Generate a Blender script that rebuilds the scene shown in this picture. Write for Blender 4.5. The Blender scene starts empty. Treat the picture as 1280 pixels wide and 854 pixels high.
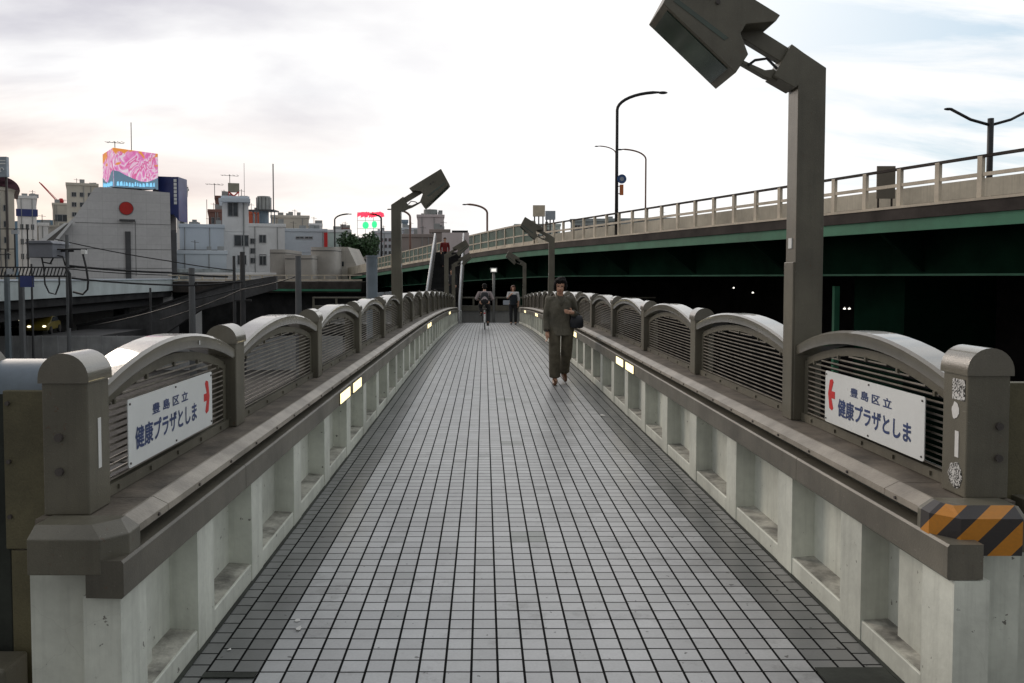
import bpy, bmesh, math, random
from mathutils import Vector, Matrix, noise
R = math.radians
random.seed(7)
SC = bpy.context.scene
COL = SC.collection
# ------------------------------------------------------------------ mesh helpers
class MB:
    def __init__(s): s.v = []; s.f = []
    def quad(s, a, b, c, d): s.poly([a, b, c, d])
    def poly(s, pts):
        n = len(s.v); s.v += [tuple(p) for p in pts]; s.f.append(tuple(range(n, n+len(pts))))
    def box(s, x0, x1, y0, y1, z0, z1):
        n = len(s.v)
        s.v += [(x0,y0,z0),(x1,y0,z0),(x1,y1,z0),(x0,y1,z0),(x0,y0,z1),(x1,y0,z1),(x1,y1,z1),(x0,y1,z1)]
        s.f += [tuple(n+i for i in q) for q in ((0,3,2,1),(4,5,6,7),(0,1,5,4),(1,2,6,5),(2,3,7,6),(3,0,4,7))]
        return s
    def prism(s, poly, fn0, fn1):
        """poly: list of 2d; fn0/fn1 map 2d -> 3d for both caps"""
        n = len(s.v); k = len(poly)
        s.v += [tuple(fn0(p)) for p in poly] + [tuple(fn1(p)) for p in poly]
        s.f.append(tuple(n+i for i in range(k))[::-1]); s.f.append(tuple(n+k+i for i in range(k)))
        for i in range(k):
            j = (i+1) % k
            s.f.append((n+i, n+j, n+k+j, n+k+i))
        return s
    def loft(s, rings, closed=True, caps=True):
        n = len(s.v); k = len(rings[0])
        for r in rings: s.v += [tuple(p) for p in r]
        for a in range(len(rings)-1):
            for i in range(k if closed else k-1):
                j = (i+1) % k
                s.f.append((n+a*k+i, n+a*k+j, n+(a+1)*k+j, n+(a+1)*k+i))
        if caps and closed:
            s.f.append(tuple(n+i for i in range(k))[::-1])
            s.f.append(tuple(n+(len(rings)-1)*k+i for i in range(k)))
        return s
    def tube(s, pts, r, seg=8, r2=None):
        pts = [Vector(p) for p in pts]; rings = []
        m = len(pts)
        for i, p in enumerate(pts):
            t = (pts[min(i+1, m-1)] - pts[max(i-1, 0)]).normalized()
            u = t.orthogonal().normalized() if i == 0 else (u - t*u.dot(t)).normalized()
            w = t.cross(u)
            rr = (r[i] if isinstance(r, (list, tuple)) else (r if r2 is None else r+(r2-r)*i/(m-1)))
            rings.append([p + (u*math.cos(2*math.pi*a/seg) + w*math.sin(2*math.pi*a/seg))*rr for a in range(seg)])
        return s.loft(rings)
    def ell(s, c, rx, ry, rz, seg=16, rows=10, rot=None):
        c = Vector(c); rings = []
        for i in range(1, rows):
            a = math.pi*i/rows - math.pi/2
            ring = []
            for j in range(seg):
                b = 2*math.pi*j/seg
                p = Vector((rx*math.cos(a)*math.cos(b), ry*math.cos(a)*math.sin(b), rz*math.sin(a)))
                if rot: p = rot @ p
                ring.append(c+p)
            rings.append(ring)
        return s.loft(rings)
    def build(s, name, mat=None, parent=None, smooth=False, bevel=0, loc=None, rot=None, remesh=0, auto=None):
        me = bpy.data.meshes.new(name)
        me.from_pydata(s.v, [], s.f)
        bm = bmesh.new(); bm.from_mesh(me)
        if not remesh: bmesh.ops.remove_doubles(bm, verts=bm.verts, dist=1e-5)
        bmesh.ops.recalc_face_normals(bm, faces=bm.faces)
        if bevel:
            es = [e for e in bm.edges if len(e.link_faces) == 2 and e.calc_face_angle(0) > R(40)]
            bmesh.ops.bevel(bm, geom=es, offset=bevel, segments=2, affect='EDGES', profile=.5, clamp_overlap=True)
        bm.to_mesh(me); bm.free()
        o = bpy.data.objects.new(name, me); COL.objects.link(o)
        if remesh:
            md = o.modifiers.new('r', 'REMESH'); md.mode = 'VOXEL'; md.voxel_size = remesh; md.use_smooth_shade = True
            md2 = o.modifiers.new('s', 'SMOOTH'); md2.factor = .5; md2.iterations = 4
        if remesh:
            dg = bpy.context.evaluated_depsgraph_get(); dg.update()
            me2 = bpy.data.meshes.new_from_object(o.evaluated_get(dg))
            me2.name = name
            o.modifiers.clear(); o.data = me2; me = me2
        if mat:
            me.materials.clear(); me.materials.append(mat)
        if smooth or remesh: me.polygons.foreach_set('use_smooth', [True]*len(me.polygons))
        if auto: me.polygons.foreach_set('use_smooth', [True]*len(me.polygons)); me.set_sharp_from_angle(angle=R(auto))
        if parent: o.parent = parent
        if loc: o.location = loc
        if rot: o.rotation_euler = rot
        return o
def wrinkle(o, amp, sc):
    me = o.data; me.update()
    for v in me.vertices:
        p = Vector((v.co.x*sc[0], v.co.y*sc[1], v.co.z*sc[2]))
        n = noise.noise(p)+.5*noise.noise(p*2.3)
        v.co += v.normal*(n*amp)
    return o
def tag(o, label=None, cat=None, group=None, kind=None):
    for k, v in (('label', label), ('category', cat), ('group', group), ('kind', kind)):
        if v: o[k] = v
    return o
def empty(name, loc=(0,0,0), label=None, cat=None, group=None, rz=0, scale=1):
    o = bpy.data.objects.new(name, None); COL.objects.link(o); o.location = loc; o.rotation_euler = (0,0,rz)
    o.scale = (scale,)*3; o.empty_display_size = .3
    return tag(o, label, cat, group)
def kids(o): return [c for c in bpy.data.objects if c.parent == o]
def copy_tree(o, parent=None):
    c = o.copy(); COL.objects.link(c); c.parent = parent
    for ch in kids(o): copy_tree(ch, c)
    return c
def at(px, py, d): return Vector(((px-605)/1000*d, d, (347-py)/1000*d))
GZ = -7.0
# ------------------------------------------------------------------ materials
def N(nt, t, **kw):
    n = nt.nodes.new(t)
    for k, v in kw.items():
        if k == 'ins':
            for a, b in v.items():
                if hasattr(b, 'links'): nt.links.new(b, n.inputs[a])
                else: n.inputs[a].default_value = b
        else: setattr(n, k, v)
    return n
def math_(nt, op, a, b=None, c=None):
    ins = {0: a}
    if b is not None: ins[1] = b
    if c is not None: ins[2] = c
    return N(nt, 'ShaderNodeMath', operation=op, ins=ins).outputs[0]
def mixc(nt, f, a, b, mode='MIX'):
    n = nt.nodes.new('ShaderNodeMix'); n.data_type = 'RGBA'; n.blend_type = mode
    for s, v in ((n.inputs[0], f), (n.inputs[6], a), (n.inputs[7], b)):
        if hasattr(v, 'links'): nt.links.new(v, s)
        else: s.default_value = v if not isinstance(v, tuple) or len(v) == 4 else (*v, 1)
    return n.outputs[2]
def ramp(nt, f, stops):
    n = nt.nodes.new('ShaderNodeValToRGB'); nt.links.new(f, n.inputs[0])
    e = n.color_ramp.elements
    while len(e) < len(stops): e.new(.5)
    for i, (p, c) in enumerate(stops):
        e[i].position = p; e[i].color = (c, c, c, 1) if not isinstance(c, tuple) else (*c, 1)
    return n.outputs[0]
def mat(name, c, rough=.6, var=.25, scale=4, stretch=(1,1,1), c2=None, bump=.15, bscale=60, metal=0, spec=.5, streak=0, fine=.1, coat=0, seams=None):
    m = bpy.data.materials.new(name); m.use_nodes = True; nt = m.node_tree
    b = nt.nodes['Principled BSDF']
    tc = N(nt, 'ShaderNodeTexCoord').outputs['Object']
    geo = N(nt, 'ShaderNodeNewGeometry').outputs['Position']
    mp = N(nt, 'ShaderNodeMapping', ins={'Vector': geo, 'Scale': tuple(stretch)}).outputs[0]
    n1 = N(nt, 'ShaderNodeTexNoise', ins={'Vector': mp, 'Scale': scale, 'Detail': 6, 'Roughness': .6}).outputs[0]
    n2 = N(nt, 'ShaderNodeTexNoise', ins={'Vector': geo, 'Scale': bscale, 'Detail': 3}).outputs[0]
    f = ramp(nt, n1, [(.35, 0), (.7, 1)])
    c2 = c2 or tuple(x*(1-var*1.6) for x in c)
    col = mixc(nt, f, tuple(min(1, x*(1+var*.5)) for x in c), c2)
    f2 = math_(nt, 'MULTIPLY_ADD', n2, fine*2, 1-fine)
    col = mixc(nt, 1.0, col, N(nt, 'ShaderNodeCombineColor', ins={0: f2, 1: f2, 2: f2}).outputs[0], 'MULTIPLY')
    if streak:
        sm = N(nt, 'ShaderNodeMapping', ins={'Vector': geo, 'Scale': (9, 9, .5)}).outputs[0]
        s = N(nt, 'ShaderNodeTexNoise', ins={'Vector': sm, 'Scale': 1.6, 'Detail': 5, 'Roughness': .7}).outputs[0]
        sf = math_(nt, 'MULTIPLY', ramp(nt, s, [(.5, 0), (.75, 1)]), streak)
        col = mixc(nt, sf, col, tuple(x*.35 for x in c))
        s3 = N(nt, 'ShaderNodeTexNoise', ins={'Vector': geo, 'Scale': 7, 'Detail': 8, 'Roughness': .75}).outputs[0]
        col = mixc(nt, math_(nt, 'MULTIPLY', ramp(nt, s3, [(.66, 0), (.72, 1)]), streak*1.2), col, (.09, .075, .06))
    if streak and name == 'white_wall_paint':
        vo = N(nt, 'ShaderNodeTexVoronoi', feature='DISTANCE_TO_EDGE', ins={'Vector': mixc(nt, .12, geo, N(nt, 'ShaderNodeTexNoise', ins={'Vector': geo, 'Scale': 5, 'Detail': 4}).outputs[1]), 'Scale': 2.1}).outputs[0]
        gate = ramp(nt, N(nt, 'ShaderNodeTexNoise', ins={'Vector': geo, 'Scale': 1.3, 'Detail': 2}).outputs[0], [(.52, 0), (.6, 1)])
        col = mixc(nt, math_(nt, 'MULTIPLY', math_(nt, 'LESS_THAN', vo, .0016), math_(nt, 'MULTIPLY', gate, .12)), col, (.06,.055,.045))
        ch = N(nt, 'ShaderNodeTexNoise', ins={'Vector': geo, 'Scale': 22, 'Detail': 4, 'Roughness': .6}).outputs[0]
        col = mixc(nt, math_(nt, 'MULTIPLY', ramp(nt, ch, [(.69, 0), (.70, 1)]), .8), col, (.07,.06,.05))
    if name.startswith('brown_') and streak:
        ru = N(nt, 'ShaderNodeTexNoise', ins={'Vector': geo, 'Scale': 40, 'Detail': 5, 'Roughness': .65}).outputs[0]
        rz_ = N(nt, 'ShaderNodeTexNoise', ins={'Vector': geo, 'Scale': 2.2, 'Detail': 2}).outputs[0]
        th = math_(nt, 'MULTIPLY', ramp(nt, ru, [(.64, 0), (.67, 1)]), ramp(nt, rz_, [(.45, 0), (.6, 1)]))
        col = mixc(nt, math_(nt, 'MULTIPLY', th, .7), col, (.10,.05,.028))
        sc = N(nt, 'ShaderNodeTexNoise', ins={'Vector': N(nt, 'ShaderNodeMapping', ins={'Vector': geo, 'Scale': (60,9,60), 'Rotation': (.3,0,.1)}).outputs[0], 'Scale': 2, 'Detail': 3}).outputs[0]
        col = mixc(nt, math_(nt, 'MULTIPLY', ramp(nt, sc, [(.70, 0), (.72, 1)]), .35), col, (.30,.28,.25))
    if seams:  # (size_x, size_z)
        bt = N(nt, 'ShaderNodeTexBrick', offset=0, ins={'Scale': 1.0, 'Mortar Size': .02, 'Color1': (1,1,1,1), 'Color2': (.93,.93,.93,1), 'Mortar': (.8,.8,.8,1), 'Brick Width': seams[0], 'Row Height': seams[1]})
        sx = N(nt, 'ShaderNodeSeparateXYZ', ins={0: tc})
        cx = N(nt, 'ShaderNodeCombineXYZ', ins={0: math_(nt, 'ADD', sx.outputs[0], sx.outputs[1]), 1: sx.outputs[2]})
        nt.links.new(cx.outputs[0], bt.inputs['Vector'])
        col = mixc(nt, 1.0, col, bt.outputs[0], 'MULTIPLY')
    nt.links.new(col, b.inputs['Base Color'])
    rr = math_(nt, 'MULTIPLY_ADD', n1, .25, rough-.12)
    nt.links.new(rr, b.inputs['Roughness'])
    b.inputs['Metallic'].default_value = metal
    b.inputs['Specular IOR Level'].default_value = spec
    b.inputs['Coat Weight'].default_value = coat
    if bump:
        bp = N(nt, 'ShaderNodeBump', ins={'Strength': bump, 'Distance': .01, 'Height': n2})
        nt.links.new(bp.outputs[0], b.inputs['Normal'])
    return m
def emit(name, c, s):
    m = bpy.data.materials.new(name); m.use_nodes = True; nt = m.node_tree
    b = nt.nodes['Principled BSDF']; b.inputs['Base Color'].default_value = (*c, 1)
    n = N(nt, 'ShaderNodeTexNoise', ins={'Scale': 6})
    f = math_(nt, 'MULTIPLY_ADD', n.outputs[0], s*.3, s*.85)
    b.inputs['Emission Color'].default_value = (*c, 1); nt.links.new(f, b.inputs['Emission Strength'])
    return m
M = {}
M['brown'] = mat('brown_paint', (.128,.118,.088), .40, .22, 2.2, bump=.16, bscale=220, fine=.16, spec=.6, streak=.38)
M['beam'] = mat('brown_beam_paint', (.138,.126,.098), .42, .3, 1.6, bump=.14, bscale=160, fine=.18, spec=.6, streak=.5)
M['hood'] = mat('brown_hood_paint', (.142,.130,.100), .30, .22, 2.2, bump=.12, bscale=220, fine=.14, spec=.8, coat=.7, streak=.22)
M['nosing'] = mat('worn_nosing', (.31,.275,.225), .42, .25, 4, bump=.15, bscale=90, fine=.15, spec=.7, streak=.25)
M['brown_dirty'] = mat('brown_ledge', (.155,.132,.105), .6, .4, 5, bump=.3, bscale=60, fine=.2)
M['brown_dark'] = mat('brown_housing_louvre_shade', (.035,.031,.027), .5, .25, 6, bump=.1)  # light housings; on the blades, shade between slats put into the colour
M['slat'] = mat('slat_lit_edge', (.26,.235,.20), .35, .3, 8, bump=.1, spec=.7)  # paler than the blades: light on the slat edges put into the colour
M['white'] = mat('white_wall_paint', (.70,.72,.64), .5, .2, 1.6, bump=.18, bscale=30, streak=.34, fine=.08)
M['sill'] = mat('sill_concrete', (.42,.41,.36), .75, .5, 6, bump=.4, bscale=50, streak=.7, fine=.2)
M['gap'] = mat('gap_shade_and_cover', (.03,.035,.028), .8, .3, 6)  # near-black for drain covers and joints, and as painted shade in gaps
M['black'] = mat('black_metal', (.022,.022,.024), .6, .2, 5, bump=0)
M['bolt'] = mat('bolt_steel', (.07,.06,.055), .5, .2, 9)
M['signw'] = mat('sign_enamel', (.74,.76,.75), .3, .05, 3, fine=.03, bump=.02)
M['ink'] = mat('sign_blue_ink', (.025,.05,.16), .45, .2, 9, fine=.05, bump=.02)
M['red'] = mat('sign_red', (.62,.02,.02), .45, .1, 9, fine=.05, bump=.02)
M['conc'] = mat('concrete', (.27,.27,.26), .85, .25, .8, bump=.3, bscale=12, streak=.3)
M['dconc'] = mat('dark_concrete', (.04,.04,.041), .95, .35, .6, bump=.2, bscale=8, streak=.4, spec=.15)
M['fence'] = mat('fence_concrete', (.38,.385,.39), .85, .2, .8, bump=.2, bscale=12, streak=.3)
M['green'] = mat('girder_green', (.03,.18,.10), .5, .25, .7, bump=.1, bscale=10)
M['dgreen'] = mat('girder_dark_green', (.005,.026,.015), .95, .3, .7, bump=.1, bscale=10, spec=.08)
M['fascia'] = mat('fascia_dark', (.055,.045,.040), .9, .35, .8, bump=.3, bscale=10, streak=.3)
M['rail'] = mat('guardrail_beige', (.60,.53,.42), .55, .2, 1.2, bump=.1, bscale=20, streak=.25)
M['barrier'] = mat('barrier_beige', (.50,.46,.37), .8, .2, .6, bump=.2, bscale=8, streak=.35)
M['glassgreen'] = mat('barrier_glass', (.15,.21,.17), .25, .3, .8, bump=0)
M['skin'] = mat('skin', (.55,.31,.21), .5, .1, 6, bump=.05)
M['hairb'] = mat('black_hair', (.009,.007,.007), .7, .3, 30, bump=.8, bscale=110, spec=.25)
M['hairr'] = mat('auburn_hair', (.10,.03,.012), .45, .3, 30, bump=.4, bscale=150)
M['glass'] = mat('window_glass', (.035,.045,.055), .15, .4, .8, bump=0)
M['asphalt'] = mat('asphalt', (.045,.045,.047), .9, .25, .3, bump=.3, bscale=10)
M['bluepipe'] = mat('blue_grey_metal', (.17,.21,.25), .45, .15, 3, bump=.05)
def flat(name, c, rough=.6, **k): 
    if name not in M: M[name] = mat(name, c, rough, k.pop('var', .12), k.pop('scale', 1.0), **k)
    return M[name]
# ------------------------------------------------------------------ camera, sky, sun
cd = bpy.data.cameras.new('camera'); cam = bpy.data.objects.new('camera', cd); COL.objects.link(cam); SC.camera = cam
cd.sensor_width = 36; cd.lens = 36*1000/1280; cd.shift_y = -40/1280; cd.shift_x = 35/1280; cd.clip_end = 8000; cd.clip_start = .05
cam.location = (0,0,0); cam.rotation_euler = (R(90)-math.atan(.040), 0, 0)
W = bpy.data.worlds.new('World'); SC.world = W; W.use_nodes = True; nt = W.node_tree
bg = nt.nodes['Background']; bg.inputs[1].default_value = .1
sky = nt.nodes.new('ShaderNodeTexSky'); sky.sky_type = 'NISHITA'; sky.sun_disc = False
SUN_EL, SUN_AZ = R(24), R(-38)      # azimuth from +Y, negative = to the left
sky.sun_elevation = SUN_EL; sky.sun_rotation = SUN_AZ; sky.dust_density = 2.0; sky.air_density = 1.2
g = N(nt, 'ShaderNodeTexCoord').outputs['Generated']
sp = N(nt, 'ShaderNodeSeparateXYZ', ins={0: g})
el = math_(nt, 'MAXIMUM', sp.outputs[2], 0.0)
den = math_(nt, 'ADD', el, .22)
pl = N(nt, 'ShaderNodeCombineXYZ', ins={0: math_(nt, 'DIVIDE', sp.outputs[0], den), 1: math_(nt, 'DIVIDE', sp.outputs[1], den), 2: 0.0}).outputs[0]
mp = N(nt, 'ShaderNodeMapping', ins={'Vector': pl, 'Location': (3.1, 1.7, 0), 'Rotation': (0,0,.5), 'Scale': (1.0, 1.5, 1)}).outputs[0]
c1 = N(nt, 'ShaderNodeTexNoise', ins={'Vector': mp, 'Scale': .95, 'Detail': 7, 'Roughness': .52, 'Distortion': .3}).outputs[0]
mp2 = N(nt, 'ShaderNodeMapping', ins={'Vector': pl, 'Location': (8, 2, 0), 'Rotation': (0,0,-.5), 'Scale': (.8, 2.6, 1)}).outputs[0]
c2 = N(nt, 'ShaderNodeTexNoise', ins={'Vector': mp2, 'Scale': 1.1, 'Detail': 8, 'Roughness': .6, 'Distortion': .5}).outputs[0]
left = ramp(nt, math_(nt, 'MULTIPLY_ADD', sp.outputs[0], -1.0, .45), [(.42, 0), (1.0, 1)])       # 1 towards the left
right = ramp(nt, math_(nt, 'MULTIPLY_ADD', sp.outputs[0], 1.0, .25), [(.45, 0), (.8, 1)])
grey = math_(nt, 'MULTIPLY', ramp(nt, c1, [(.40, 0), (.62, 1)]), math_(nt, 'MULTIPLY_ADD', left, .85, .12))
white = (10.2, 10.15, 10.05)
base = mixc(nt, grey, white, (4.5, 4.4, 5.2))
# warm glow low on the left
glow = math_(nt, 'MULTIPLY', ramp(nt, el, [(0.0, 1), (.22, 0)]), left)
base = mixc(nt, math_(nt, 'MULTIPLY', glow, .92), base, (11.0, 8.3, 6.2))
# blue openings on the right show the clear sky
blue = math_(nt, 'MULTIPLY', ramp(nt, c2, [(.46, 0), (.64, 1)]), math_(nt, 'MULTIPLY', right, .85))
skyb = mixc(nt, 1.0, sky.outputs[0], (1.0, 1.05, 1.1), 'MULTIPLY')
skyb = mixc(nt, .5, skyb, (6.8, 8.9, 10.5))
col = mixc(nt, blue, base, skyb)
# the dome above the frame is a little thinner and greyer
top = ramp(nt, el, [(.45, 0), (.9, 1)])
col = mixc(nt, math_(nt, 'MULTIPLY', top, .5), col, mixc(nt, .5, sky.outputs[0], (6.6, 6.7, 6.9)))
# the evening light comes from ahead: the sky behind the viewer is already dusky
back = ramp(nt, math_(nt, 'MULTIPLY_ADD', sp.outputs[1], .5, .5), [(.10, 1), (.60, 0)])
col = mixc(nt, math_(nt, 'MULTIPLY', back, .85), col, (2.45, 2.5, 2.45))
nt.links.new(col, bg.inputs[0])
sl = bpy.data.lights.new('sun', 'SUN'); sl.energy = 1.0; sl.angle = R(22); sl.color = (1, .86, .72)
so = bpy.data.objects.new('sun', sl); COL.objects.link(so)
dv = Vector((math.sin(SUN_AZ)*math.cos(SUN_EL), math.cos(SUN_AZ)*math.cos(SUN_EL), math.sin(SUN_EL)))
so.rotation_euler = dv.to_track_quat('Z', 'Y').to_euler(); so.location = (0, 0, 50)
SC.view_settings.view_transform = 'Standard'; SC.view_settings.look = 'None'; SC.view_settings.exposure = .14; SC.view_settings.gamma = 1
# ------------------------------------------------------------------ footbridge
XC = .215; S = 2.2; YEND = 37.4
def dz(y): return -.00082*max(0, y-11)**2
def ys(a, b, n=None):
    k = max(1, int((b-a)/1.1)); return [a+(b-a)*i/k for i in range(k+1)]
def sweep(mb, prof, a, b, side, caps=True):
    rings = [[(XC+side*h, y, z+dz(y)) for h, z in prof] for y in ys(a, b)]
    mb.loft(rings, True, caps)
# tile deck
tm = bpy.data.materials.new('deck_tiles'); tm.use_nodes = True; nt = tm.node_tree; B = nt.nodes['Principled BSDF']
P = N(nt, 'ShaderNodeSeparateXYZ', ins={0: N(nt, 'ShaderNodeNewGeometry').outputs['Position']})
TW, TR = .1063, .0985
u = math_(nt, 'DIVIDE', math_(nt, 'SUBTRACT', P.outputs[0], XC-13.5*TW), TW)
ui = math_(nt, 'FLOOR', u); uf = math_(nt, 'SUBTRACT', u, ui)
edge = math_(nt, 'MAXIMUM', math_(nt, 'LESS_THAN', ui, .5), math_(nt, 'GREATER_THAN', ui, 25.5))
wob = N(nt, 'ShaderNodeTexWhiteNoise', noise_dimensions='1D', ins={'W': ui}).outputs[0]
v = math_(nt, 'ADD', math_(nt, 'DIVIDE', P.outputs[1], TR), math_(nt, 'ADD', math_(nt, 'MULTIPLY', edge, .42), math_(nt, 'MULTIPLY', wob, .08)))
vi = math_(nt, 'FLOOR', v); vf = math_(nt, 'SUBTRACT', v, vi)
def joint(f, w): return math_(nt, 'MAXIMUM', math_(nt, 'LESS_THAN', f, w), math_(nt, 'GREATER_THAN', f, 1-w))
jc = joint(uf, .048); jr = joint(vf, .044)
dist = P.outputs[1]
big = math_(nt, 'LESS_THAN', math_(nt, 'MODULO', vi, 22.0), .5)
j = math_(nt, 'MAXIMUM', jc, jr)
rnd = N(nt, 'ShaderNodeTexWhiteNoise', noise_dimensions='2D', ins={'Vector': N(nt, 'ShaderNodeCombineXYZ', ins={0: ui, 1: vi}).outputs[0]}).outputs[0]
border = math_(nt, 'MAXIMUM', math_(nt, 'LESS_THAN', ui, 2.5), math_(nt, 'GREATER_THAN', ui, 23.5))
pos = N(nt, 'ShaderNodeNewGeometry').outputs['Position']
nn = N(nt, 'ShaderNodeTexNoise', ins={'Vector': pos, 'Scale': 1.3, 'Detail': 7, 'Roughness': .65}).outputs[0]
nf = N(nt, 'ShaderNodeTexNoise', ins={'Vector': pos, 'Scale': 90, 'Detail': 3}).outputs[0]
lum = math_(nt, 'MULTIPLY', math_(nt, 'MULTIPLY_ADD', rnd, .24, .86), math_(nt, 'MULTIPLY_ADD', nn, .75, .60))
lum = math_(nt, 'MULTIPLY', lum, math_(nt, 'MULTIPLY_ADD', nf, .25, .87))
cl = mixc(nt, border, (.425,.435,.44), (.19,.196,.194))
# darker greenish inlays, two tiles square, down the centre line
cs = math_(nt, 'MULTIPLY', math_(nt, 'GREATER_THAN', ui, 12.5), math_(nt, 'LESS_THAN', ui, 14.5))
rs = math_(nt, 'LESS_THAN', math_(nt, 'MODULO', math_(nt, 'ADD', vi, 16.0-8), 28.0), 1.5)
cl = mixc(nt, math_(nt, 'MULTIPLY', math_(nt, 'MULTIPLY', cs, rs), .75), cl, (.20,.22,.20))
odd = math_(nt, 'GREATER_THAN', rnd, .985)
cl = mixc(nt, math_(nt, 'MULTIPLY', odd, .6), cl, (.19,.20,.20))
cl = mixc(nt, 1.0, cl, N(nt, 'ShaderNodeCombineColor', ins={0: lum, 1: lum, 2: lum}).outputs[0], 'MULTIPLY')
st = N(nt, 'ShaderNodeTexNoise', ins={'Vector': pos, 'Scale': 3.1, 'Detail': 9, 'Roughness': .8}).outputs[0]
cl = mixc(nt, math_(nt, 'MULTIPLY', ramp(nt, st, [(.54, 0), (.70, 1)]), .5), cl, (.11,.11,.105))
sg = N(nt, 'ShaderNodeTexNoise', ins={'Vector': pos, 'Scale': 24, 'Detail': 2}).outputs[0]
cl = mixc(nt, math_(nt, 'MULTIPLY', ramp(nt, sg, [(.72, 0), (.73, 1)]), .8), cl, (.04,.04,.04))
cl = mixc(nt, j, cl, (.012,.012,.012))
nt.links.new(math_(nt, 'MULTIPLY_ADD', j, -.45, .5), B.inputs['Specular IOR Level'])
nt.links.new(cl, B.inputs['Base Color'])
rg = math_(nt, 'MULTIPLY_ADD', nn, .30, .18)
nt.links.new(math_(nt, 'MAXIMUM', rg, math_(nt, 'MULTIPLY', j, .9)), B.inputs['Roughness'])
hh = math_(nt, 'ADD', math_(nt, 'MULTIPLY', j, -1.0), math_(nt, 'ADD', math_(nt, 'MULTIPLY', nf, .12), math_(nt, 'MULTIPLY', rnd, .25)))
nt.links.new(N(nt, 'ShaderNodeBump', ins={'Strength': .5, 'Distance': .004, 'Height': hh}).outputs[0], B.inputs['Normal'])
M['tiles'] = tm
m = MB(); rows = [-1.0]+ys(.4, 42.4)
for a, b in zip(rows, rows[1:]): 
    m.quad((XC-1.43,a,-1.58+dz(a)), (XC+1.43,a,-1.58+dz(a)), (XC+1.43,b,-1.58+dz(b)), (XC-1.43,b,-1.58+dz(b)))
# cross passage at both ends
for a, b in ((-1.0, 2.4), (37.6, 42.4)):
    rr = ys(a, b)
    for p, q in zip(rr, rr[1:]):
        for x0, x1 in ((-9, XC-1.43), (XC+1.43, 9)):
            m.quad((x0,p,-1.58+dz(p)), (x1,p,-1.58+dz(p)), (x1,q,-1.58+dz(q)), (x0,q,-1.58+dz(q)))
deck = m.build('bridge_deck', M['tiles']); tag(deck, kind='structure')
m = MB(); rr = [-1.0]+ys(.4, 42.4)
m.loft([[(XC-1.74,y,-1.62+dz(y)),(XC+1.74,y,-1.62+dz(y)),(XC+1.74,y,-2.0+dz(y)),(XC+1.2,y,-2.7+dz(y)),(XC-1.2,y,-2.7+dz(y)),(XC-1.74,y,-2.0+dz(y))] for y in rr])
g = m.build('bridge_girder', M['conc']); tag(g, kind='structure')
m = MB()
for x0, x1 in ((XC+1.12, XC+1.40),): m.box(x0, x1, 2.3, 3.17, -1.576, -1.572)
for x0, x1 in ((XC-1.33, XC-1.12),): m.box(x0, x1, 3.09, 3.13, -1.576, -1.572)
tag(m.build('drain_cover', M['gap']), kind='structure')

def arch(u, top, rise): return top - rise*u*u      # u in -1..1
def make_panel(L):
    """one arched bay seen in local coords: x = outward, y along, z absolute; returns (hood, frame, louvre) meshes"""
    n = 14; hood = MB()
    us = [-1+2*i/n for i in range(n+1)]
    y = lambda u: L/2+u*L/2
    rings = []
    for u in us:
        zt = arch(u, -.262, .125); zb = zt-.07+.008*abs(u)
        rings.append([(.012,y(u),zb),(.006,y(u),zb+.012),(.006,y(u),zt-.012),(.018,y(u),zt),(.142,y(u),zt),(.154,y(u),zt-.012),(.154,y(u),zb+.012),(.148,y(u),zb)])
    hood.loft(rings)
    fr = MB(); rings = []
    uu = [.95*u for u in us]
    for u in uu:
        zt = arch(u, -.350, .125)
        rings.append([(.055,y(u),zt-.042),(.055,y(u),zt),(.095,y(u),zt),(.095,y(u),zt-.042)])
    fr.loft(rings)
    for e in (-1, 1):
        a, b = sorted((y(e*.99), y(e*.99)-e*.05)); fr.box(.055,.095,a,b,-.79,-.48)
    fr.box(.040,.10,.004,L-.004,-.829,-.785)
    for i in range(5):
        yy = L*(.1+.2*i); fr.box(.032,.040,yy-.009,yy+.009,-.815,-.797)
        u = yy/L*2-1; z = arch(u, -.350, .125)-.042; fr.box(.047,.060,yy-.008,yy+.008,z-.016,z+.004)
    fl = MB(); lo = MB(); z = -.775
    while z < -.375:
        um = math.sqrt(max(0, (-.395-z)/.125)) if z > -.52 else 1
        um = min(um, .955)
        a, b = y(-um)+.01, y(um)-.01
        if b-a > .1:
            fl.prism([(.0605,z-.001),(.0605,z+.001),(.116,z-.022),(.116,z-.025)], lambda p: (p[0],a,p[1]), lambda p: (p[0],b,p[1]))
            lo.box(.056,.060,a,b,z-.0036,z+.0036)
        z += .0265
    return hood, fr, lo, fl
def post_mesh():
    m = MB(); r = .088
    m.box(0, .16, 0, .16, -.83, -.352)
    return m
def cap_mesh():
    m = MB(); k = 14
    prof = [(.08+.088*math.cos(math.pi*i/k), -.35+.088*math.sin(math.pi*i/k)) for i in range(k+1)]+[(-.008,-.362),(.168,-.362)]
    prof = prof[:k+1]+[(-.008,-.366),(.168,-.366)]
    m.prism(prof, lambda p: (p[0],-.008,p[1]), lambda p: (p[0],.168,p[1]))
    return m
panel_meshes = {}
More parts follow.
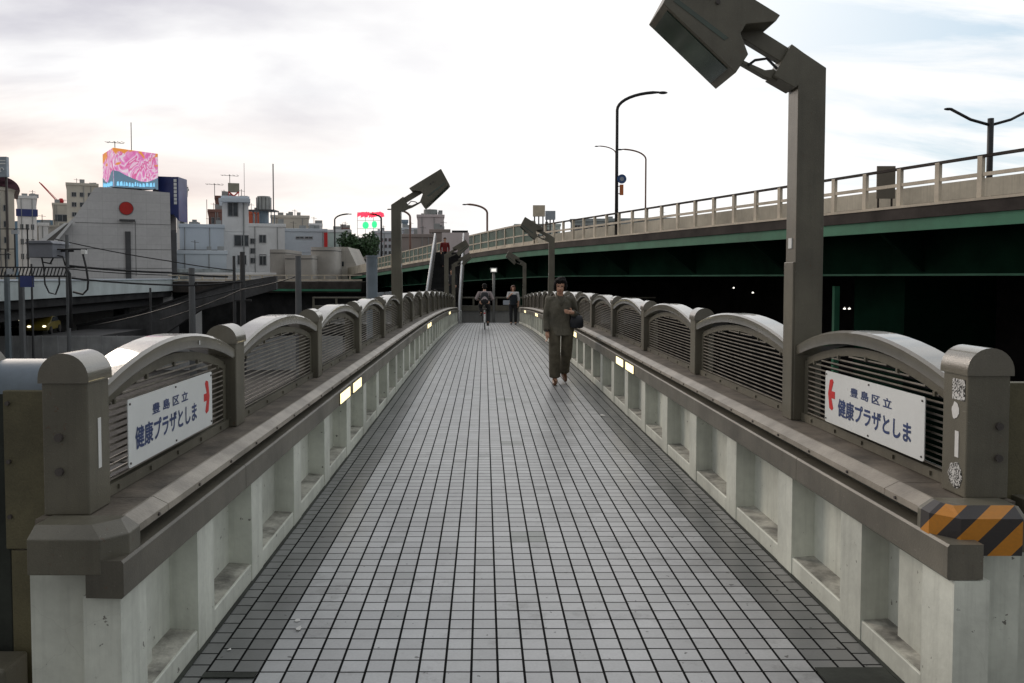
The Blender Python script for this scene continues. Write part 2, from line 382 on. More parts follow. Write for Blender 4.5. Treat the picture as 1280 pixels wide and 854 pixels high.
def parapet(side, y_ledge, y_beam, y_post, lamps_k, lights, label):
    root = empty('bridge_parapet', (XC+side*1.6, y_ledge, -1.58), label, 'parapet')
    inv = Matrix.Translation(-Vector(root.location))
    def P_(o):  # keep world coords though parented
        o.parent = root; o.matrix_parent_inverse = Matrix.Identity(4)
        o.location = Vector(o.location) - Vector(root.location); return o
    m = MB(); nm = MB(); a = y_ledge
    segs = [y_ledge+.42]
    while segs[-1] < YEND-2: segs.append(segs[-1]+2*S)
    segs[-1] = YEND
    for p, q in zip([y_ledge+.14]+segs[:-1], segs):
        sweep(m, [(1.76,-.832),(1.478,-.832),(1.478,-.925),(1.76,-.925)], p+.002, q-.002, side)
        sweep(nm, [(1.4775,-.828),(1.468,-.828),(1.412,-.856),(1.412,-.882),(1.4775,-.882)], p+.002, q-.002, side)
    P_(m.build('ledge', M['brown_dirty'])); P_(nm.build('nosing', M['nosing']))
    gm_ = MB(); sweep(gm_, [(1.474,-.881),(1.477,-.881),(1.477,-.9235),(1.474,-.9235)], a+.15, YEND-.01, side); P_(gm_.build('recess_shade_strip', M['gap']))  # dark strip stands in for the shade inside the ledge recess
    # end block with a chamfered corner
    m = MB(); y0 = y_ledge
    pl = [(1.71,y0),(1.47,y0),(1.405,y0+.07),(1.405,y0+.16),(1.71,y0+.16)]
    ring = lambda z, off: [(XC+side*(h+(off if h<1.6 else 0)), y+ (off if y<y0+.1 else 0), z) for h, y in pl]
    m.loft([ring(-.975,0), ring(-.856,0), ring(-.822,.05)])
    P_(m.build('end_block', M['brown'], bevel=.004))
    m = MB()
    yb = [y_beam]; k = 0
    while yb[-1] < YEND-3: yb.append(yb[-1]+(1.35 if k == 0 else 2*S)); k += 1
    yb[-1] = YEND
    for p, q in zip(yb, yb[1:]):
        sweep(m, [(1.395,-.936),(1.402,-.927),(1.52,-.927),(1.52,-1.05),(1.402,-1.053),(1.395,-1.045)], p+.002, q-.002, side)
    P_(m.build('fascia_beam', M['beam']))
    m = MB(); sweep(m, [(1.54,-.924),(1.775,-.924),(1.775,-2.0),(1.54,-2.0)], y_ledge+.13, YEND, side)
    P_(m.build('wall', M['white']))
    m = MB(); sweep(m, [(1.424,-1.493),(1.427,-1.489),(1.541,-1.484),(1.541,-1.75),(1.424,-1.75)], y_ledge+.15, YEND, side)
    P_(m.build('kerb', M['white']))
    m = MB(); sweep(m, [(1.434,-1.486),(1.5405,-1.480),(1.5405,-1.4855),(1.434,-1.4895)], y_ledge+.15, YEND, side); P_(m.build('kerb_top', M['sill']))
    m = MB(); sweep(m, [(1.405,-1.575),(1.423,-1.575),(1.423,-1.7),(1.405,-1.7)], y_ledge+.2, YEND, side)
    P_(m.build('joint_strip', M['gap']))
    # pillars (shared mesh)
    pm = MB(); pm.box(-.062 if side < 0 else -.062, .062, -.1, .1, -1.60, -1.0545)
    first = None; n = 0
    plist = [2.71,3.42,4.20,5.12] if side < 0 else [2.84,3.52,4.30,5.24]
    while plist[-1] < YEND-1.2: plist.append(plist[-1]+.975)
    for y in plist:
        if first is None:
            o = first = pm.build('pillar', M['white'])
        else:
            o = first.copy(); COL.objects.link(o)
        o.location = (XC+side*1.4815, y, dz(y)); P_(o)
    # bolts on ledge face
    m = MB(); m.tube([(.01,0,0),(-.006,0,0)], .007, 6); y = y_ledge+.33; fb_ = None
    while y < 16:
        o = m.build('bolt', M['bolt']) if fb_ is None else fb_.copy()
        if fb_ is None: fb_ = o
        else: COL.objects.link(o)
        o.location = (XC+side*1.412, y, -.869+dz(y)); o.scale = (side,1,1); P_(o); y += .42
    # posts and arched bays
    stops = [y_post, y_post+.16+1.50]
    # centre-based boundaries
    bnd = [y_post]; y = y_post+1.66
    while y < YEND-.1: bnd.append(y); y += S
    pmsh = cmsh = None
    for i, y in enumerate(bnd):
        if i-1 in lamps_k: continue
        if pmsh is None:
            o = pmsh = post_mesh().build('post', M['brown'], bevel=.006)
            c = cmsh = cap_mesh().build('post_cap', M['hood'], auto=35)
        else:
            o = pmsh.copy(); COL.objects.link(o); c = cmsh.copy(); COL.objects.link(c)
        x = XC+1.59 if side > 0 else XC-1.75
        o.location = (x, y, dz(y)); P_(o); c.parent = o; c.matrix_parent_inverse = Matrix.Identity(4); c.location = (0,0,0)
        if i == 0:
            b = MB()
            xc = x+(.118 if side > 0 else .06)
            for zz in (-.555, -.675): b.tube([(xc,y+.004,zz),(xc,y-.012,zz)], .014, 10)
            bo = P_(b.build('post_bolt', M['bolt']))
    ends = bnd+[YEND-.16]
    for i in range(len(ends)-1):
        y0 = ends[i]+.16; L = ends[i+1]-y0
        if L < .5: continue
        key = round(L, 2)
        if key not in panel_meshes:
            h, f, l, bl = make_panel(L)
            panel_meshes[key] = (h.build('arch_hood', M['hood'], auto=35), f.build('panel_frame', M['brown']), l.build('louvre_lip', M['slat']), bl.build('louvre', M['brown_dark']))
            tr = panel_meshes[key]
        else:
            tr = tuple(x.copy() for x in panel_meshes[key]); [COL.objects.link(x) for x in tr]
        h, f, l, bl = tr
        for q in tr: q.parent = None; q.location = (0,0,0)
        h.location = (XC+side*1.59, y0, dz(y0+L/2)); h.scale = (side,1,1)
        h.rotation_euler = (math.atan((dz(y0+L)-dz(y0))/L),0,0)
        P_(h)
        for q in (f, l, bl): q.parent = h; q.matrix_parent_inverse = Matrix.Identity(4)
    # step lights let into the beam
    for y in lights:
        for off in (-.56, .08):
            w = .50
            fb = MB(); fb.box(-.006, .004, 0, w, -.060, .044)
            fo = fb.build('light_housing', M['brown_dark']); fo.location = (XC+side*1.396, y+off, -.985+dz(y+off+w/2)); P_(fo)
            lb = MB(); lb.box(-.011, -.0062, .02, w-.02, -.050, .032)
            lo = lb.build('light_diffuser', M['lampglow'], parent=fo)
            if side < 0: 
                fo.scale = (-1,1,1)
    return root
M['lampglow'] = emit('diffuser_glow', (1.0, .84, .46), 1.5)
LP = parapet(-1, 2.58, 2.58, 2.76, (4, 12), (7.05, 17.2, 27.4), 'left brown parapet of arched louvre bays over a white panelled wall, beside the railway yard')
RP = parapet(1, 2.80, 2.74, 2.97, (0, 8, 15), (9.1, 14.4, 24.4, 31.2), 'right brown parapet of arched louvre bays over a white panelled wall, beside the elevated highway')
# white gables closing the near ends
for s, y, lab in ((-1, 2.74, 'left'), (1, 2.96, 'right')):
    m = MB(); a, b = sorted((XC+s*1.56, XC+s*1.78)); m.box(a, b, y-.02, y+.4, -2.0, -.926)
    a, b = sorted((XC+s*1.50, XC+s*1.561)); m.box(a, b, y+.05, y+.3, -2.0, -.93)
    o = m.build('end_wall', M['white']); tag(o, 'scuffed white wall end closing the %s parapet at the near end of the bridge' % lab, 'wall')
# wing walls running off sideways from both near corners
def wing(s, y):
    x0 = XC+s*1.755
    root = empty('wing_parapet', (x0, y, -1.58), '%s brown riveted wing wall turning the corner beside the first parapet post' % ('left' if s < 0 else 'right'), 'wall')
    def bx(name, mt, xa, xb, ya, yb, za, zb, bev=.004):
        m = MB(); a, b = sorted((s*xa, s*xb)); m.box(a, b, ya-y, yb-y, za+1.58, zb+1.58); return m.build(name, mt, root, bevel=bev)
    bx('cover_plate', M['olive'], .0, .185, y+.05, y+.09, -.98, -.405)
    m = MB(); m.tube([(0,.05,0),(0,.04,0)], .008, 8)
    for zz in (-.45, -.66, -.86):
        for xx in (.02, .165): m.build('rivet', M['bolt'], root, loc=(s*xx,0,zz+1.58))
    if s < 0:
        bx('lower_plate', M['olive'], .08, .17, y+.055, y+.08, -1.6, -.985)
        bx('gap_shade_plate', M['gap'], .18, .26, y+.07, y+.1, -1.6, -.42)  # dark plate painted in as the shade of the open gap
        bx('side_post', M['brown'], .262, .42, y+.04, y+.2, -1.35, -.345)
        k = 12; m = MB()
        prof = [(.34+.086*math.cos(math.pi*i/k), -.345+.086*math.sin(math.pi*i/k)) for i in range(k+1)]+[(.254,-.36),(.426,-.36)]
        m.prism(prof, lambda p: (s*p[0],.035,p[1]+1.58), lambda p: (s*p[0],.21,p[1]+1.58)); m.build('side_post_cap', M['brown'], root, auto=35)
        m = MB(); prof = [(.1+.13*math.cos(math.pi*i/k), -.42+.115*math.sin(math.pi*i/k)) for i in range(k+1)]
        m.prism(prof, lambda p: (s*0.0, p[0]+.1, p[1]+1.58), lambda p: (s*.256, p[0]+.1, p[1]+1.58)); m.build('wing_hood', M['bluepipe'], root, auto=35)
        bx('foot_block', M['brown'], .1, .6, y-.12, y+.03, -1.62, -1.34, .012)
    else:
        bx('wing_wall', M['white'], .03, 2.0, y+.06, y+.3, -2.2, -.99)
        bx('wing_ledge', M['brown'], .075, 2.0, y-.1, y+.3, -.965, -.84)
    return root
M['olive'] = mat('olive_brown_plate', (.13,.115,.062), .55, .25, 3, bump=.2, bscale=150, fine=.25)
wing(-1, 2.80); wing(1, 3.02)
# ------------------------------------------------------------------ name signs on the first bays
def text_mesh(body, size, name, mt, parent, bold=0.0, sx=1.0):
    cu = bpy.data.curves.new(name, 'FONT'); cu.body = body; cu.size = size; cu.align_x = 'LEFT'; cu.extrude = .0
    cu.space_character = 1.0
    o = bpy.data.objects.new(name, cu); COL.objects.link(o)
    dg = bpy.context.evaluated_depsgraph_get(); dg.update()
    me = bpy.data.meshes.new_from_object(o.evaluated_get(dg)); bpy.data.objects.remove(o)
    if bold:
        bm = bmesh.new(); bm.from_mesh(me); src = list(bm.verts)+list(bm.edges)+list(bm.faces)
        for k in range(8):
            r_ = bmesh.ops.duplicate(bm, geom=src); a = k*math.pi/4
            for v in r_['geom']:
                if isinstance(v, bmesh.types.BMVert): v.co += Vector((bold*math.cos(a), bold*math.sin(a), .00003*(k+1)))
        bm.to_mesh(me); bm.free()
    xs = [v.co.x for v in me.vertices]; w = max(xs)-min(xs); x0 = min(xs)
    ysv = [v.co.y for v in me.vertices]; y0 = min(ysv); h = max(ysv)-y0
    for v in me.vertices: v.co.x = (v.co.x-x0); v.co.y -= y0
    me.materials.clear(); me.materials.append(mt)
    o = bpy.data.objects.new(name, me); COL.objects.link(o); o.parent = parent
    return o, w, h
def name_sign(s):
    # local frame: +x reading direction, +z up, face towards -y
    Wd, H = .955, .268
    x = XC+s*1.592
    if s < 0: loc = (x, 3.075, -.742); rz = R(90)      # reading direction = +Y, face to +X
    else: loc = (x, 4.215, -.758); rz = R(-90)         # reading direction = -Y, face to -X
    lab = ('white name board with blue lettering and red arrow pointing right, on the left parapet' if s < 0 else
           'white name board with blue lettering and red arrow pointing left, on the right parapet')
    root = empty('name_sign', loc, lab, 'sign', rz=rz)
    m = MB(); r = .012; pts = []
    for cx, cz, a0 in ((Wd-r,r,-90),(Wd-r,H-r,0),(r,H-r,90),(r,r,180)):
        for k in range(4): a = R(a0+30*k); pts.append((cx+r*math.cos(a), cz+r*math.sin(a)))
    m.prism(pts, lambda p: (p[0],0,p[1]), lambda p: (p[0],.004,p[1])); m.build('board', M['signw'], root)
    x_big = .06 if s < 0 else .155
    t, w, h = text_mesh('健康プラザとしま', .1, 'main_lettering', M['ink'], root, .0027)
    tw = .675 if s < 0 else .70
    t.scale = (tw/w, .092/h, 1); t.rotation_euler = (R(90),0,0); t.location = (x_big, -.0012, .060 if s < 0 else .052)
    t, w, h = text_mesh('豊 島 区 立', .05, 'small_lettering', M['ink'], root, .0012)
    t.scale = (.40/w, .046/h, 1); t.rotation_euler = (R(90),0,0); t.location = (.225 if s < 0 else .29, -.0012, .172 if s < 0 else .172)
    # curved arrow: chevron with a short stem
    m = MB(); cx = .868 if s < 0 else .085; d = 1 if s < 0 else -1; cz = .150
    pl = [(0,.062),(.020,.056),(.032,.0),(.020,-.056),(0,-.062),(-.010,-.052),(.006,-.014),(-.022,-.014),(-.022,.014),(.006,.014),(-.010,.052)]
    pl = [(cx+d*a*1.45, cz+b*1.32) for a, b in pl]
    m.prism(pl, lambda p: (p[0],-.0016,p[1]), lambda p: (p[0],-.0004,p[1])); m.build('arrow', M['red'], root)
    m = MB()
    for xx, zz in ((.015,.018),(Wd-.018,.018),(.015,H-.018),(Wd-.018,H-.018),(Wd/2,.014),(Wd/2,H-.014)):
        m.tube([(xx,.001,zz),(xx,-.004,zz)], .0045, 8)
    m.build('screw', M['bolt'], root)
name_sign(-1); name_sign(1)
# ------------------------------------------------------------------ warning tape on the right end block
tp = bpy.data.materials.new('hazard_tape'); tp.use_nodes = True; nt = tp.node_tree; B = nt.nodes['Principled BSDF']
gp = N(nt, 'ShaderNodeSeparateXYZ', ins={0: N(nt, 'ShaderNodeTexCoord').outputs['Object']})
w_ = math_(nt, 'ADD', math_(nt, 'ADD', gp.outputs[0], math_(nt, 'MULTIPLY', gp.outputs[1], -.9)), math_(nt, 'MULTIPLY', gp.outputs[2], -1.0))
st_ = math_(nt, 'GREATER_THAN', math_(nt, 'FRACT', math_(nt, 'DIVIDE', math_(nt, 'ADD', w_, 10.035), .17)), .5)
nz = N(nt, 'ShaderNodeTexNoise', ins={'Scale': 18, 'Detail': 6}).outputs[0]
cc = mixc(nt, st_, (.025,.025,.03), (.62,.24,.015))
cc = mixc(nt, math_(nt, 'MULTIPLY', nz, .35), cc, (.10,.07,.04))
nt.links.new(cc, B.inputs['Base Color']); B.inputs['Roughness'].default_value = .45
M['tape'] = tp
m = MB(); y0 = 2.80; o_ = .004
def tapering(z, off, oo): return [(XC+h, y, z) for h, y in ((1.69,y0-oo+off),(1.47,y0-oo+off),(1.405-oo+off,y0+.07+off*.3),(1.405-oo+off,y0+.125))]
rings = [tapering(-.985,0,.005), tapering(-.90,0,.006), tapering(-.853,0,.005), tapering(-.818,.05,.006)]
n0 = len(m.v)
m.loft(rings, closed=False, caps=False)
o = m.build('hazard_tape', M['tape']); md = o.modifiers.new('solid', 'SOLIDIFY'); md.thickness = .0015; md.offset = 1
tag(o, 'orange and black striped warning tape wrapped round the near end block of the right parapet', 'tape')
# small stickers
def sticker(name, px0, px1, py0, py1, xw, mt, label, blob=None):
    # lies on a plane x = xw facing the walkway; extents given in y (depth) and z
    m = MB(); s = -1 if xw > 0 else 1; random.seed(name+label)
    pts = []
    n = 20 if blob else 4
    if blob:
        for i in range(n):
            a = 2*math.pi*i/n; w = 1+random.uniform(-blob, blob)
            pts.append(((px0+px1)/2+(px1-px0)/2*w*math.cos(a), (py0+py1)/2+(py1-py0)/2*w*math.sin(a)))
    else: pts = [(px0,py0),(px1,py0),(px1,py1),(px0,py1)]
    m.prism(pts, lambda p: (xw+s*.0005,p[0],p[1]), lambda p: (xw+s*.002,p[0],p[1]))
    return tag(m.build(name, mt), label, 'sticker')
gm = bpy.data.materials.new('graffiti_print'); gm.use_nodes = True; nt = gm.node_tree; B = nt.nodes['Principled BSDF']
wv = N(nt, 'ShaderNodeTexNoise', ins={'Vector': N(nt, 'ShaderNodeMapping', ins={'Vector': N(nt, 'ShaderNodeTexCoord').outputs['Object'], 'Scale': (1,1.3,1)}).outputs[0], 'Scale': 46, 'Detail': 1, 'Distortion': 2.5}).outputs[0]
nt.links.new(mixc(nt, ramp(nt, wv, [(.46, 0), (.5, 1)]), (.02,.02,.02), (.62,.62,.60)), B.inputs['Base Color'])
M['graf'] = gm; M['paper'] = flat('white_paper', (.7,.7,.68), .7)
XR = XC+1.59; XL = XC-1.59
sticker('sticker', 2.985, 3.065, -.465, -.385, XR, M['graf'], 'square black and white scrawled sticker at the top of the right end post')
sticker('sticker', 2.99, 3.08, -.805, -.705, XR, M['graf'], 'ragged black and white scrawled sticker near the foot of the right end post', .10)
sticker('sticker', 3.02, 3.065, -.54, -.475, XR, M['paper'], 'torn white paper blob under the square sticker on the right end post', .12)
sticker('sticker', 3.018, 3.042, -.685, -.585, XR, M['paper'], 'narrow white tape strip halfway up the right end post')
sticker('sticker', 2.828, 2.85, -.68, -.50, XL, M['paper'], 'long white tape strip on the left end post')
sticker('sticker', 3.86, 3.872, -.325, -.305, XL-.004, M['paper'], 'tiny white tag on the arched hood above the left name board')
# ------------------------------------------------------------------ bridge lamps
def lamp(side, y, label):
    """local frame: x towards walkway (inward), z up; origin at foot on ledge"""
    z0 = -.83+dz(y); xo = XC+side*1.745
    root = empty('bridge_lamp', (xo, y, z0), label, 'lamp', 'angular lamps standing on the parapets')
    root.scale = (-side, 1, 1)
    Hh = 2.03   # foot to outer elbow
    e = lambda a, b: (a, Hh+b)
    def part(name, pl, ya, yb, mt=M['brown'], bev=.004, par=None):
        m = MB(); m.prism(pl, lambda p: (p[0],ya,p[1]), lambda p: (p[0],yb,p[1])); return m.build(name, mt, par or root, bevel=bev)
    part('post', [(0,0),(.16,0),(.16,Hh-.10),(.175,Hh-.115),(.30,Hh-.045),(.20,Hh+.135),(.13,Hh+.085),(0,Hh)], 0, .15)
    part('upper_arm', [e(.14,.08),e(.40,.24),e(.52,.22),e(.50,.19),e(.24,.035),e(.21,.02)], .03, .09)
    part('lower_arm', [e(.27,-.07),e(.34,-.045),e(.50,.045),e(.54,.085),e(.42,.03),e(.34,-.005),e(.29,.0),e(.26,-.02)], .03, .08)
    hd = part('lamp_head', [e(.335,.225),e(.31,.26),e(.83,.575),e(.965,.325),e(.555,-.06),e(.485,.045),e(.53,.16),e(.50,.21)], -.115, .27)
    # lens strip on the lower face and lens recess
    a = Vector((.555,-.06)); b = Vector((.965,.325)); t = (b-a).normalized(); nrm = Vector((t.y,-t.x))
    q = [a+t*.05, a+t*.52, a+t*.52+nrm*.006, a+t*.05+nrm*.006]
    m = MB(); m.prism([(p.x,Hh+p.y) for p in q], lambda p: (p[0],-.085,p[1]), lambda p: (p[0],.24,p[1])); m.build('lens', M['lens'], hd)
    # slot along the side face
    m = MB(); c = Vector((.62,.12)); t2 = Vector((.80,.60)).normalized(); n2 = Vector((-t2.y,t2.x))
    q = [c, c+t2*.36, c+t2*.35+n2*.025, c-t2*.01+n2*.025]
    m.prism([(p.x,Hh+p.y) for p in q], lambda p: (p[0],-.118,p[1]), lambda p: (p[0],-.1145,p[1])); m.build('side_slot', M['lens'], hd)
    m = MB(); 
    for px, pz in ((.66,.40),(.70,.43)): m.tube([(px,-.125,Hh+pz-.07),(px,-.11,Hh+pz-.07)], .013, 8)
    m.build('bolt', M['bolt'], hd)
    m = MB(); m.tube([(.27,.03,Hh+.0),(.33,.03,Hh+.06),(.40,.03,Hh+.05),(.44,.03,Hh+.02)], .008, 6); m.build('cable', M['black'], root)
    m = MB(); m.box(.155,.166,.05,.10,1.0,1.06); m.build('number_plate', M['signw'], root)
    m = MB(); m.box(.158,.172,.004,.146,0,.92); m.build('access_door', M['brown'], root, bevel=.004)
    return root
M['lens'] = mat('lamp_lens', (.035,.06,.045), .12, .3, 3, bump=0, spec=.8)
lamp(1, 2.97+1.66, 'nearest right parapet lamp, its angular head cut by the top of the frame')
lamp(1, 2.97+1.66+8*S, 'right parapet lamp standing behind the walking woman')
lamp(1, 2.97+1.66+15*S-.6, 'farthest right parapet lamp, beside the standing pedestrian under the viaduct')
lamp(-1, 2.76+1.66+4*S, 'nearest left parapet lamp with its head raised over the walkway')
lamp(-1, 2.76+1.66+12*S, 'far left parapet lamp in front of the stairway')
lamp(-1, 37.9, 'distant left parapet lamp at the far corner, its pale head against the viaduct')
# ------------------------------------------------------------------ far end of the bridge
zb = dz(40)
def simple(name, mt, boxes, label=None, cat=None, parent=None, bevel=0, group=None):
    m = MB(); [m.box(*b) for b in boxes]; o = m.build(name, mt, parent, bevel=bevel)
    if label: tag(o, label, cat, group)
    return o
ew = empty('end_parapet', (0, 42.2, -1.6+zb), 'brown and pale cross parapet closing the far end of the walkway', 'parapet')
def rel(bs, r): return [(a-r.location.x,b-r.location.x,c-r.location.y,d-r.location.y,e-r.location.z,f-r.location.z) for a,b,c,d,e,f in bs]
simple('wall', M['conc'], rel([(-9,9,42.0,42.3,-2.2+zb,-1.05+zb)], ew), parent=ew)  # grey instead of white: the viaduct's shade put into the wall colour
simple('fascia_beam', M['brown'], rel([(-9,9,41.9,42.0,-1.05+zb,-.78+zb)], ew), parent=ew)
simple('top_rail', M['brown'], rel([(-9,9,41.92,42.05,-.40+zb,-.33+zb)]+[(x,x+.1,41.95,42.02,-.78+zb,-.4+zb) for x in [-9+1.2*i for i in range(15)]], ew), parent=ew)
simple('notice_board', flat('pale_board', (.5,.54,.6)), [(1.0,1.55,41.86,41.89,-.74+zb,-.50+zb)], 'small pale notice panel fixed on the cross parapet behind the standing pedestrian', 'sign')
rl = MB(); rl.tube([(XC-1.32,37.0,-.98+dz(37)),(XC-1.3,37.5,-.98+dz(37.5)),(XC-1.3,37.55,-1.0+dz(37.5)),(XC-1.3,37.55,-1.6+dz(37.5))], .035, 8)
tag(rl.build('handrail', flat('pale_pipe', (.5,.52,.5), .4), smooth=True), 'short pale pipe rail at the far left corner of the walkway', 'handrail')
ls = empty('post_light', (.50, 41.3, -1.58+dz(41.3)), 'slim grey post with a small white box lamp at the far end of the walkway', 'lamp')
m = MB(); m.tube([(0,0,0),(0,0,2.6)], .07, 10); m.build('post', flat('grey_post', (.2,.2,.19), .5), ls, smooth=True)
m = MB(); m.box(-.17,.17,-.12,.12,2.6,2.82); m.build('lamp_box', flat('white_box', (.8,.8,.78), .4), ls, bevel=.02)
m = MB(); m.box(-.12,.12,-.125,-.12,2.64,2.78); m.build('face', emit('box_glow', (1,.98,.9), .7), ls)
# ------------------------------------------------------------------ elevated highway
VK, VS = 19.2, .348
nx = Vector((1, VS, 0)).normalized(); dd = Vector((-VS, 1, 0)).normalized()
def vz(y): 
    t = max(0, y-46); return 1.91 - .03*t*(t/(t+10) if t else 0) 
def V(y, lat, z): return Vector((VK-VS*y, y, 0)) + nx*lat + Vector((0,0,vz(y)+z))
vys = [-25+6*i for i in range(12)]+[46+5*i for i in range(20)]
def vsweep(prof, a=None, b=None, mb=None):
    m = mb or MB(); yy = [y for y in vys if (a is None or y > a) and (b is None or y < b)]
    if a is not None: yy = [a]+yy
    if b is not None: yy = yy+[b]
    m.loft([[V(y, l, z) for l, z in prof] for y in yy]); return m
hw = empty('elevated_highway', (0,0,0), 'elevated highway with green steel girders and beige guardrail crossing behind the right parapet', 'viaduct')
vsweep([(-.02,0),(-.02,-.31),(.3,-.33),(22,-.33),(22,0),(.3,.03)]).build('deck_slab', M['fascia'], hw)
vsweep([(.03,-.315),(.03,-.64),(.2,-.64),(.2,-.335)]).build('edge_beam', M['green'], hw)
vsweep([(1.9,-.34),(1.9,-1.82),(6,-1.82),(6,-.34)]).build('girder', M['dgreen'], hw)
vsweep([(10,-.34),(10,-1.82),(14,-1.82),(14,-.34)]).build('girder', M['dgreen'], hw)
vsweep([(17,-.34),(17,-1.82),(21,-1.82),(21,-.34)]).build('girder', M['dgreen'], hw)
vsweep([(1.86,-1.80),(1.86,-1.86),(2.3,-1.86),(2.3,-1.80)]).build('bottom_flange', M['green'], hw)
y = -10; br = None
while y < 120:
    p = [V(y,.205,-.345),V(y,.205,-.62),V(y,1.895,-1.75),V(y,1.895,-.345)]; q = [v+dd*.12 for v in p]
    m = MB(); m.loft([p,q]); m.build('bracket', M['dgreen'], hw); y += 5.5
# crash barrier with posts
step = 1.45; y = 13; n = 0
while y < 47:
    b0 = V(y,.1,0)
    m = MB(); m.box(-.055,.055,-.07,.07,.0,1.1)
    o = m.build('rail_post', M['rail'], hw, bevel=.01) if n == 0 else None
    if o is None: o = first_rp.copy(); COL.objects.link(o)
    else: first_rp = o
    o.location = b0; o.rotation_euler = (0,0,math.atan(VS)); y += 1.16; n += 1
m = MB(); vsweep([(.05,1.06),(.05,1.13),(.16,1.13),(.16,1.06)], 10, 48, m); m.build('top_rail', M['fascia'], hw)
m = MB(); vsweep([(.06,.60),(.06,.69),(.13,.69),(.13,.60)], 10, 48, m); m.build('middle_rail', M['rail'], hw)
m = MB(); vsweep([(-.04,.0),(-.04,.07),(.3,.07),(.3,.0)], 10, 140, m); m.build('kerb', M['rail'], hw)
m = MB(); vsweep([(3.1,.42),(3.1,.95),(3.3,.95),(3.3,.42)], 5, 75, m)
y = 6
while y < 75:
    c = V(y,3.2,0); m.box(c.x-.1,c.x+.1,c.y-.1,c.y+.1,c.z,c.z+.43); y += 4
m.build('median_barrier', M['barrier'], hw)
# glazed noise fence farther on
m = MB(); gl = MB(); y = 47
vsweep([(.08,.02),(.08,.25),(.16,.25),(.16,.02)], 47, 92, m); vsweep([(.08,.62),(.08,.70),(.16,.70),(.16,.62)], 47, 92, m); vsweep([(.07,1.28),(.07,1.38),(.17,1.38),(.17,1.28)], 47, 92, m)
while y < 92:
    a = V(y,.06,.02); 
    m.loft([[a, a+dd*.12, a+dd*.12+nx*.14, a+nx*.14],[v+Vector((0,0,1.36)) for v in (a, a+dd*.12, a+dd*.12+nx*.14, a+nx*.14)]]); y += 1.5
m.build('screen_frame', M['rail'], hw)
vsweep([(.11,.22),(.11,1.3),(.13,1.3),(.13,.22)], 47, 92, gl); gl.build('screen_pane', M['glassgreen'], hw)
m = MB(); vsweep([(.02,.03),(.02,1.0),(.2,1.0),(.2,.03)], 92, 140, m); m.build('concrete_barrier', M['barrier'], hw)
# piers
for i, y in enumerate((8, 25.5, 58, 84)):
    m = MB(); c = [V(y,4,0),V(y,8.2,0),V(y,8.2,0)+dd*2.2,V(y,4,0)+dd*2.2]
    ring = lambda z: [(v.x,v.y,z) for v in c]
    m.loft([ring(GZ), ring(vz(y)-1.9)]); m.build('pier', M['dgreen'], hw)
m = MB(); c = V(27,2.6,0); m.box(-.09,.09,-.09,.09,GZ,-.3)
o = m.build('drain_pipe', M['green'], hw); o.location = (c.x, c.y, 0)
# added wall on the far side, keeps sky light out of the underpass
m = MB(); m.loft([[V(y,22.0,-.41) if k == 0 else (V(y,22.0,0)*1.0).xyz if False else Vector((V(y,22.0,0).x, V(y,22.0,0).y, GZ)) if k == 1 else Vector((V(y,22.6,0).x, V(y,22.6,0).y, GZ)) if k == 2 else V(y,22.6,-.41) for k in range(4)] for y in vys])
tag(m.build('underpass_light_block', M['dconc']), 'added dark wall shutting sky light out of the space below the elevated highway', 'wall')
# little work lights in the dark underpass
for i, (px, py, d) in enumerate(((917,360,60),(941,366,55),(962,360,62),(966,360,62),(970,360,62),(1043,385,46),(1056,386,46),(1062,386,46),(1229,427,32))):
    p = at(px,py,d); m = MB(); m.box(-.05,.05,-.05,.05,-.04,.04); m.tube([(0,0,.04),(0,0,.1)], .006, 6)
    o = m.build('work_light', emit('work_light_glow', (1,.95,.85), 1.6) if i == 0 else bpy.data.materials['work_light_glow']); o.location = p
    tag(o, 'tiny white lamp glowing in the darkness under the elevated highway', 'lamp', 'tiny lamps under the highway')
# street lamps along the highway
def street_lamp(p, H, arm, r, mt, label, double=False, armdir=(1,0,0), rise=.4, heads=1):
    root = empty('street_lamp', p, label, 'street lamp', 'street lamps along the elevated highway')
    a = Vector(armdir).normalized()
    m = MB(); n = 10
    pts = [(0,0,0),(0,0,H*.5)]
    if double: pts += [(0,0,H)]
    else:
        hb = H-arm*.42
        pts += [tuple(a*0+Vector((0,0,hb)))]
        for i in range(1, n+1):
            t = i/n*math.pi/2
            pts.append(tuple(a*(arm*(1-math.cos(t))) + Vector((0,0,hb+(H-hb)*math.sin(t)))))
    m.tube(pts, [r]+[r*.8]*(len(pts)-2)+[r*.5] if not double else [r]*3, 8)
    m.build('pole', mt, root, smooth=True)
    def head(c, dv):
        m = MB(); rot = Matrix(((dv.x,-dv.y,0),(dv.y,dv.x,0),(0,0,1))); m.ell(c, arm*.12, arm*.05, arm*.035, 12, 8, rot); m.build('lamp_head', M['black'], root, smooth=True)
    if double:
        for s in (-1, 1):
            m = MB(); m.tube([(0,0,H*.93), tuple(a*s*arm*.5+Vector((0,0,H*.93+rise*.35))), tuple(a*s*arm+Vector((0,0,H*.93+rise)))], r*.5, 6); m.build('arm', mt, root, smooth=True)
            head(a*s*arm*1.05+Vector((0,0,H*.93+rise)), a*s)
    else: head(a*arm*1.08+Vector((0,0,H-.02)), a)
    return root
dk = M['black']; rst = flat('rusty_pole', (.22,.12,.09), .6)
def on_v(px, y, lat=.5): return V(y, lat, 0)
def y_at(px, lat): # solve for y so the highway point projects to px
    y = 20
    for _ in range(60):
        p = V(y, lat, 0); f = p.x/p.y*1000+605-px; y += f*.02*y/20
    return y
